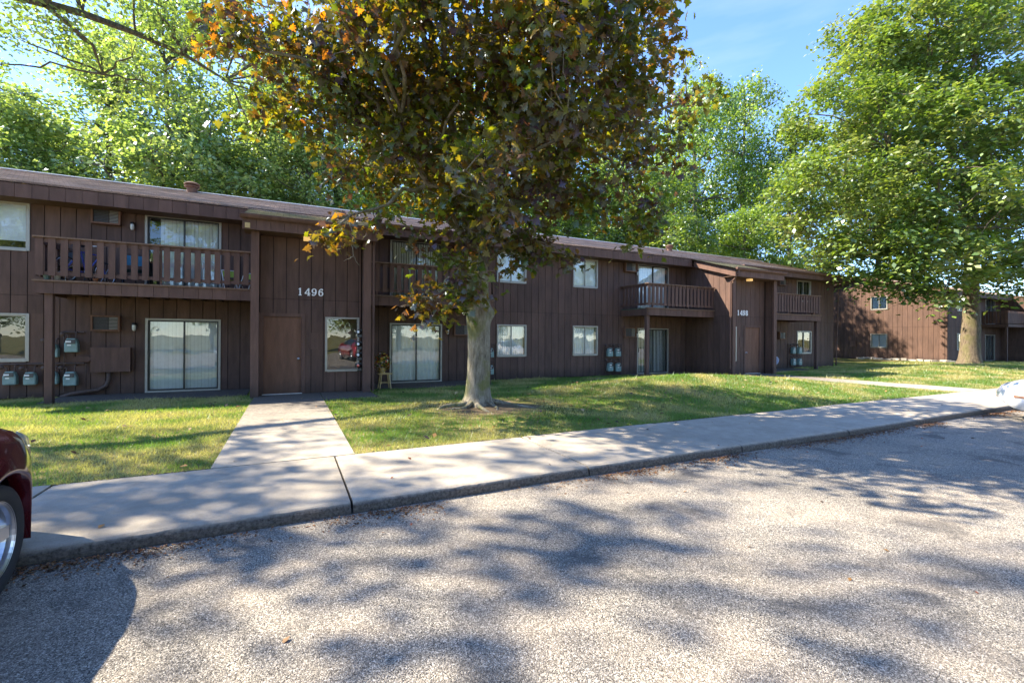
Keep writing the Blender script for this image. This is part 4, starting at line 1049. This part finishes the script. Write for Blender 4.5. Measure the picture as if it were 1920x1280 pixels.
# ------------------------------------------------------------------ cars
def car(name, loc, rz, paint, label, L=4.75, Wd=.90, hood=.98, roof=1.46, scale=1., wr=.345, group=None, low=0.):
    """nose points along local +y at the origin; body runs back along -y"""
    r = empty(name, (0, 0, 0)); tag(r, label, 'car', group)
    def top(s):      # centre-line height
        ks = [(0, hood - .40 + low * .5), (.05, hood - .22 + low * .18), (.18, hood - .14 + low * .02), (.5, hood - .06 - low * .06), (1.25, hood), (1.3, hood + .01), (2.05, roof - .04), (2.5, roof), (3.2, roof - .02), (3.85, roof - .25), (4.1, 1.05), (4.55, 1.0), (4.72, .85), (4.75, .6)]
        for (a, b), (c, d) in zip(ks, ks[1:]):
            if s <= c: return b + (d - b) * (s - a) / (c - a)
        return .6
    def half(s):
        w = Wd
        if s < 1.1: w -= .34 * ((1.1 - s) / 1.1) ** 2.6
        if s > L - .7: w -= .2 * ((s - L + .7) / .7) ** 2.5
        return w
    ax = (1.03, L - 1.0); AR = wr + .065
    st_ = sorted(set([round(x, 3) for x in np.concatenate([np.linspace(0, .5, 9), np.linspace(.5, 1.4, 31), np.linspace(1.4, L - 1.5, 16), np.linspace(L - 1.5, L - .5, 31), np.linspace(L - .5, L, 7)])]))
    v = []; f = []; gi = []
    for s in st_:
        w = half(s); zt = top(s); sill = .22 + (.06 * max(0, (.3 - s) / .3)); arch = 0
        for a in ax:
            if abs(s - a) < AR: arch = max(arch, wr - .01 + math.sqrt(AR * AR - (s - a) ** 2))
        fl = sum(.022 * math.exp(-((s - a) / .42) ** 4) for a in ax); w2 = w + fl
        z0 = max(sill, arch); belt = min(zt - .02, .92 + .03 * s / L if 1.2 < s < 4.15 else zt - .07 - .05 * (s < 1.2))
        belt = max(belt, z0 + .1)
        cab = 1.28 < s < 4.1
        row = [(w2 - .10, z0 + .002), (w2 - .004, z0), (w2, max(z0, .42) + .008), (w2 + .004, max(z0 + .012, .60)), (w2 - .004, max(z0 + .03, .74)), (w2 - .05, max(z0 + .06, belt))]
        if cab:
            k = min(1, max(0, (zt - belt) / .5)); row += [(w - .10 - .14 * k, belt + (zt - belt) * .5), (w - .16 - .22 * k, zt - .045), (w * .45, zt - .008), (0, zt)]
        else: row += [(w - .10, belt + (zt - belt) * .45), (w - .22, zt - .02), (w * .45, zt - .004), (0, zt)]
        row = [(x, max(z, z0)) for x, z in row]
        if low and s < .6: g = .22 + .78 * math.sqrt(1 - (1 - s / .6) ** 2); row = [(x * (.75 + .25 * g), .52 + (z - .52) * g) for x, z in row]
        full = [(x, z) for x, z in row] + [(-x, z) for x, z in row[:-1][::-1]]
        bow = .22 * (1 if s < .3 else 0)
        v += [(x, -s - (.20 + .1 * low) * (abs(x) / Wd) ** 2.5 * max(0, 1 - s / .8) ** 1.5, z) for x, z in full]
    m = len(full); n = len(st_)
    gl = []
    for i in range(n - 1):
        sm = (st_[i] + st_[i + 1]) / 2
        for k in range(m - 1):
            q = (i * m + k, i * m + k + 1, (i + 1) * m + k + 1, (i + 1) * m + k)
            side = k in (5, 6, m - 7, m - 8); topf = 7 <= k <= m - 9
            if (side and 1.75 < sm < 3.75 and abs(sm - 2.75) > .05) or (topf and (1.36 < sm < 2.0 or 3.3 < sm < 4.0)): gl.append(q)
            else: f.append(q)
    f.append(tuple(range(m))[::-1]); f.append(tuple(range((n - 1) * m, n * m)))
    mesh('body', v, f, paint, r, True); mesh('windows', v, gl, M['car_glass'], r, True)
    b = MB(); b.box(-Wd + .2, Wd - .2, -L + .3, -.35, .2, .62); b.build('underbody', M['black'], r)
    for a in ax:
        for sgn in (-1, 1):
            T = Matrix.Translation((sgn * (Wd - .145), -a, wr)) @ Matrix.Rotation(R(90) * sgn, 4, 'Y')
            b = MB(); b.lathe([(wr + .05, -.16), (wr + .05, .02)], T, 24); b.lathe([(0, -.15), (wr + .05, -.15)], T, 24); b.build('wheel_well', M['black'], r)
            b = MB(); b.lathe([(.225, -.09), (wr - .05, -.115), (wr - .012, -.10), (wr, -.07), (wr, .07), (wr - .012, .10), (wr - .05, .115), (.235, .095), (.225, .05)], T, 40)
            w_ = b.build('wheel', M['tyre'], r, True)
            b = MB(); b.lathe([(.225, -.09), (.215, .02), (.222, .085), (.240, .098), (.232, .082), (.2, .03), (.19, -.05)], T, 40)
            for k in range(5):
                A = T @ Matrix.Rotation(2 * math.pi * k / 5 + .3, 4, 'Z')
                b.add([A @ Vector(q) for q in ((.03, -.045, .055), (.215, -.038, .075), (.215, .038, .075), (.03, .045, .055), (.03, -.055, .02), (.215, -.05, .03), (.215, .05, .03), (.03, .055, .02))],
                      [(0, 1, 2, 3), (4, 7, 6, 5), (0, 4, 5, 1), (3, 2, 6, 7), (1, 5, 6, 2)])
            b.lathe([(0, .078), (.03, .075), (.055, .06), (.06, .02)], T, 20); b.build('rim', M['rim'], w_, False)
            b = MB(); b.lathe([(0, -.02), (.17, -.02)], T, 24); b.build('brake_disc', M['black'], w_)
    for sgn in (-1, 1):
        def side(s, z, o=.004): return (sgn * (half(s) + sum(.022 * math.exp(-((s - a) / .42) ** 4) for a in ax) + o), -s - (.20 + .1 * low) * (half(s) / Wd) ** 2.5 * max(0, 1 - s / .8) ** 1.5, z)
        def patch(ss, zz, nm, mt, o=.006):
            vv_ = [side(s, z_, o - .04 * max(0, (z_ - .70)) * 3) for s in ss for z_ in zz]; k_ = len(zz)
            ff_ = [(i * k_ + j, i * k_ + j + 1, (i + 1) * k_ + j + 1, (i + 1) * k_ + j) for i in range(len(ss) - 1) for j in range(k_ - 1)]
            mesh(nm, vv_, ff_, mt, r, True)
        if not low: patch(np.linspace(.04, .42, 7), tuple(hood - q for q in (.34, .29, .24, .19)), 'headlight', M['lens'])
        patch(np.linspace(.30, .52, 4), (.46, .485, .51), 'side_marker', M['amber'])
        patch(np.linspace(4.35, 4.7, 5), (.70, .76, .82), 'tail_light', M['red2_paint'])
        b = MB(); b.box(sgn * (Wd + .02) - .08, sgn * (Wd + .02) + .08, -1.95, -1.83, .92, 1.06); b.build('mirror', paint, r)
    b = MB(); b.box(-.3, .3, -.06, .003, .42, .52); b.build('grille', M['black'], r)
    b = MB(); b.box(-.15, .15, .0, .006, .44, .52); b.build('number_plate', M['label'], r)
    r.location = loc; r.rotation_euler = (0, 0, rz); r.scale = (scale,) * 3
    return r
car('red_car', (-2.43, 4.84, 0), 0., M['red_paint'], 'dark red car parked nose to the curb at the left edge, front wheel showing', hood=1.06, roof=1.70)
car('white_car', (13.82, 4.10, 0), R(0), M['white_paint'], 'white car parked nose to the curb at the right edge beside the sidewalk end', hood=.94, roof=1.45, low=.5)
car('bright_red_car', (4.0, -9.5, 0), R(170), M['red2_paint'], 'bright red car across the lot, mirrored in the entry window', hood=.95, roof=1.45)

# ------------------------------------------------------------------ small things
def legs(mb, cx, cy, z0, z1, top, bot, r, n=4, off=R(45)):
    for k in range(n):
        a = off + 2 * math.pi * k / n
        mb.append([(cx + math.cos(a) * bot, cy + math.sin(a) * bot, z0), (cx + math.cos(a) * top, cy + math.sin(a) * top, z1)])
stl = empty('stool', (2.60, 14.0, .03)); tag(stl, 'small pale wooden stool beside the entry column, holding a bunch of flowers', 'stool')
L_ = []; legs(L_, 2.60, 14.0, .03, .47, .15, .235, .02)
for a in L_: q = MB(); q.tube(a, .017, 8); q.build('leg', M['wood'], stl)
q = MB()
for i in range(4):
    a = Vector(L_[i][0]).lerp(Vector(L_[i][1]), .42); c = Vector(L_[(i + 1) % 4][0]).lerp(Vector(L_[(i + 1) % 4][1]), .42); q.tube([a, c], .011, 6)
q.build('stretcher', M['wood'], stl)
q = MB(); q.box(2.60 - .2, 2.60 + .2, 13.83, 14.17, .47, .50); q.build('seat', M['wood'], stl)
fl = empty('flower_bunch', (2.55, 14.0, .50)); tag(fl, 'mixed bunch of dried flowers and leaves standing on the small wooden stool', 'flowers')
q = MB(); q.lathe([(0, 0), (.09, 0), (.12, .16), (.11, .17)], Matrix.Translation((2.52, 14.0, .50)), 14); q.build('basket', M['wood'], fl)
n = 420; g = rng.normal(size=(n, 3)); g /= np.linalg.norm(g, axis=1)[:, None]; g *= rng.uniform(.5, 1, (n, 1)) ** .5 * np.array([.27, .22, .33]); P = g + np.array([2.53, 14.0, .83])
K = np.array([(.55, .08, .03), (.6, .55, .45), (.10, .14, .03), (.55, .36, .03), (.06, .09, .03), (.30, .12, .04), (.5, .45, .1)])[rng.integers(0, 7, n)]
leafset(P, g / np.linalg.norm(g, axis=1)[:, None], rng.uniform(.05, .10, n), K, 'blooms', M['litter'], fl)
# bicycle on the first balcony
def bicycle(x, y, z, rz, label):
    r = empty('bicycle', (x, y, z)); T = Matrix.Translation((x, y, z)) @ Matrix.Rotation(rz, 4, 'Z')
    tag(r, label, 'bicycle')
    for wx in (-.5, .5):
        q = MB(); Tw = T @ Matrix.Translation((wx, 0, .31)) @ Matrix.Rotation(R(90), 4, 'X')
        q.tube([Tw @ Vector((.30 * math.cos(a), .30 * math.sin(a), 0)) for a in np.linspace(0, 2 * math.pi, 29)], .016, 6); w_ = q.build('wheel', M['tyre'], r)
        q = MB(); q.tube([Tw @ Vector((.275 * math.cos(a), .275 * math.sin(a), 0)) for a in np.linspace(0, 2 * math.pi, 29)], .010, 5); q.build('rim', M['rim'], w_)
        q = MB()
        for k in range(12): q.tube([Tw @ Vector((0, 0, 0)), Tw @ Vector((.27 * math.cos(k * .5236), .27 * math.sin(k * .5236), 0))], .0025, 4)
        tag(q.build('spokes', M['rim'], w_), kind='stuff')
    q = MB(); J = dict(a=(-.5, 0, .31), b=(0, 0, .29), c=(-.14, 0, .78), d=(.36, 0, .76), e=(.33, 0, .86), f=(.5, 0, .31))
    for m_, n_ in ('ab', 'bc', 'ac', 'cd', 'bd', 'df'): q.tube([T @ Vector(J[m_]), T @ Vector(J[n_])], .017, 7)
    q.build('frame', M['bike_blue'], r)
    q = MB(); q.tube([T @ Vector(p) for p in ((.36, 0, .76), (.33, 0, .98), (.42, 0, 1.02))], .013, 6); q.tube([T @ Vector(p) for p in ((.36, -.26, 1.02), (.42, 0, 1.02), (.36, .26, 1.02))], .012, 6); q.build('handlebar', M['bike_white'], r)
    q = MB(); q.tube([T @ Vector(p) for p in ((-.14, 0, .78), (-.18, 0, .90))], .013, 6); q.box(-.30, -.06, -.06, .06, .90, .94, T); q.build('saddle', M['black'], r)
    q = MB(); q.lathe([(0, -.01), (.09, -.01), (.09, .01), (0, .01)], T @ Matrix.Translation((0, -.05, .29)) @ Matrix.Rotation(R(90), 4, 'X'), 16); q.build('chainring', M['rim'], r)
bicycle(-4.48, 14.62, 2.83, R(62), 'blue and white bicycle leaning behind the railing of the upper left balcony')
def pot(x, y, z, r_, h, mat, label, plant=False):
    r = empty('flower_pot', (x, y, z)); tag(r, label, 'flower pot')
    q = MB(); q.lathe([(0, 0), (r_ * .7, 0), (r_, h * .8), (r_ * 1.1, h * .82), (r_ * 1.1, h), (r_ * .9, h), (r_ * .85, h * .85), (0, h * .82)], Matrix.Translation((x, y, z)), 18); q.build('pot', mat, r, True)
    if plant:
        n = 60; g = rng.normal(size=(n, 3)) * .06; g[:, 2] = np.abs(g[:, 2]) * 1.6
        leafset(g + np.array([x, y, z + h]), g + np.array([0, 0, .05]), np.full(n, .07), np.tile([.06, .12, .02], (n, 1)), 'leaves', M['leaf_green'], r)
pot(-4.82, 14.02, 2.84, .085, .15, M['pot'], 'pale flower pot at the left corner of the upper left balcony')
pot(-4.98, 14.03, 2.84, .06, .12, M['meter'], 'small grey-green pot in the very corner of the upper left balcony')
pot(-4.12, 14.02, 2.84, .05, .10, M['terracotta'], 'small brown pot under the bicycle on the upper left balcony')
pot(24.0, 14.0, 2.84, .09, .12, M['terracotta'], 'terracotta pot at the right end of the balcony beside entry 1498', True)
# chairs on the first balcony
def folding_chair(x, y, z, rz, seat, frame, label, s=1.):
    r = empty('folding_chair', (x, y, z)); tag(r, label, 'chair'); T = Matrix.Translation((x, y, z)) @ Matrix.Rotation(rz, 4, 'Z') @ Matrix.Scale(s, 4)
    for sx in (-.24, .24):
        q = MB(); q.tube([T @ Vector((sx, -.25, 0)), T @ Vector((sx, .22, .85))], .012, 6); q.build('leg', frame, r)
        q = MB(); q.tube([T @ Vector((sx, .25, 0)), T @ Vector((sx, -.22, .42))], .012, 6); q.build('leg', frame, r)
    q = MB(); q.tube([T @ Vector((-.24, .22, .85)), T @ Vector((.24, .22, .85))], .012, 6); q.build('top_bar', frame, r)
    q = MB(); v_ = [T @ Vector(p) for p in ((-.24, -.22, .42), (.24, -.22, .42), (.24, 0, .36), (-.24, 0, .36), (-.24, .1, .42), (.24, .1, .42))]; q.add(v_, [(0, 1, 2, 3), (3, 2, 5, 4)]); q.build('seat', seat, r)
    q = MB(); v_ = [T @ Vector(p) for p in ((-.24, .08, .55), (.24, .08, .55), (.24, .20, .82), (-.24, .20, .82))]; q.add(v_, [(0, 1, 2, 3)]); q.build('backrest', seat, r)
folding_chair(-1.45, 14.35, 2.84, R(20), M['lime'], M['bike_white'], 'low white framed chair with lime seat on the upper left balcony, left of its twin', .62)
folding_chair(-1.05, 14.3, 2.84, R(-25), M['lime'], M['bike_white'], 'second low lime seated folding chair, beside the entry column on the balcony', .55)
folding_chair(-3.55, 14.75, 2.84, R(10), M['teal'], M['black'], 'dark teal chair behind the railing, left of the upper patio door')
folding_chair(-4.78, 14.9, 2.84, R(0), M['black'], M['black'], 'black chair in the left corner of the upper left balcony')
# saucer-shaped chair by entry 1498
r = empty('saucer_chair', (20.25, 13.6, .03)); tag(r, 'white oval saucer chair on thin wooden legs beside entry 1498', 'chair')
T = Matrix.Translation((20.15, 13.55, .50)) @ Matrix.Rotation(R(25), 4, 'Z') @ Matrix.Rotation(R(-32), 4, 'Y')
q = MB(); q.lathe([(0, -.05), (.2, -.03), (.36, .03), (.43, .10), (.44, .11), (.42, .11), (.34, .05), (.18, -.01), (0, -.03)], T @ Matrix.Scale(.62, 4, (0, 1, 0)), 24); q.build('seat', M['white_cloth'], r, True)
for a, c in (((20.0, 13.5, .42), (20.4, 13.5, .03)), ((20.35, 13.6, .42), (19.95, 13.6, .03)), ((20.1, 13.3, .40), (20.3, 13.9, .03))):
    q = MB(); q.tube([a, c], .014, 6); q.build('leg', M['wood'], r)
# notices: small row of pale markers on the far entry, edging stones by the far wall
ed = empty('stone_edging', (40.5, 16, 0)); tag(ed, 'low line of pale flat stones lying along the foot of the sunlit end wall', 'stone edging')
for i in range(26):
    V_ = 14.6 + i * .22; board('stone', 'stone', (40.75 + random.uniform(-.2, .2), V_, .10 + random.uniform(0, .1)), (random.uniform(.25, .5), random.uniform(.2, .4), random.uniform(.08, .16)), ed, random.uniform(0, 3))
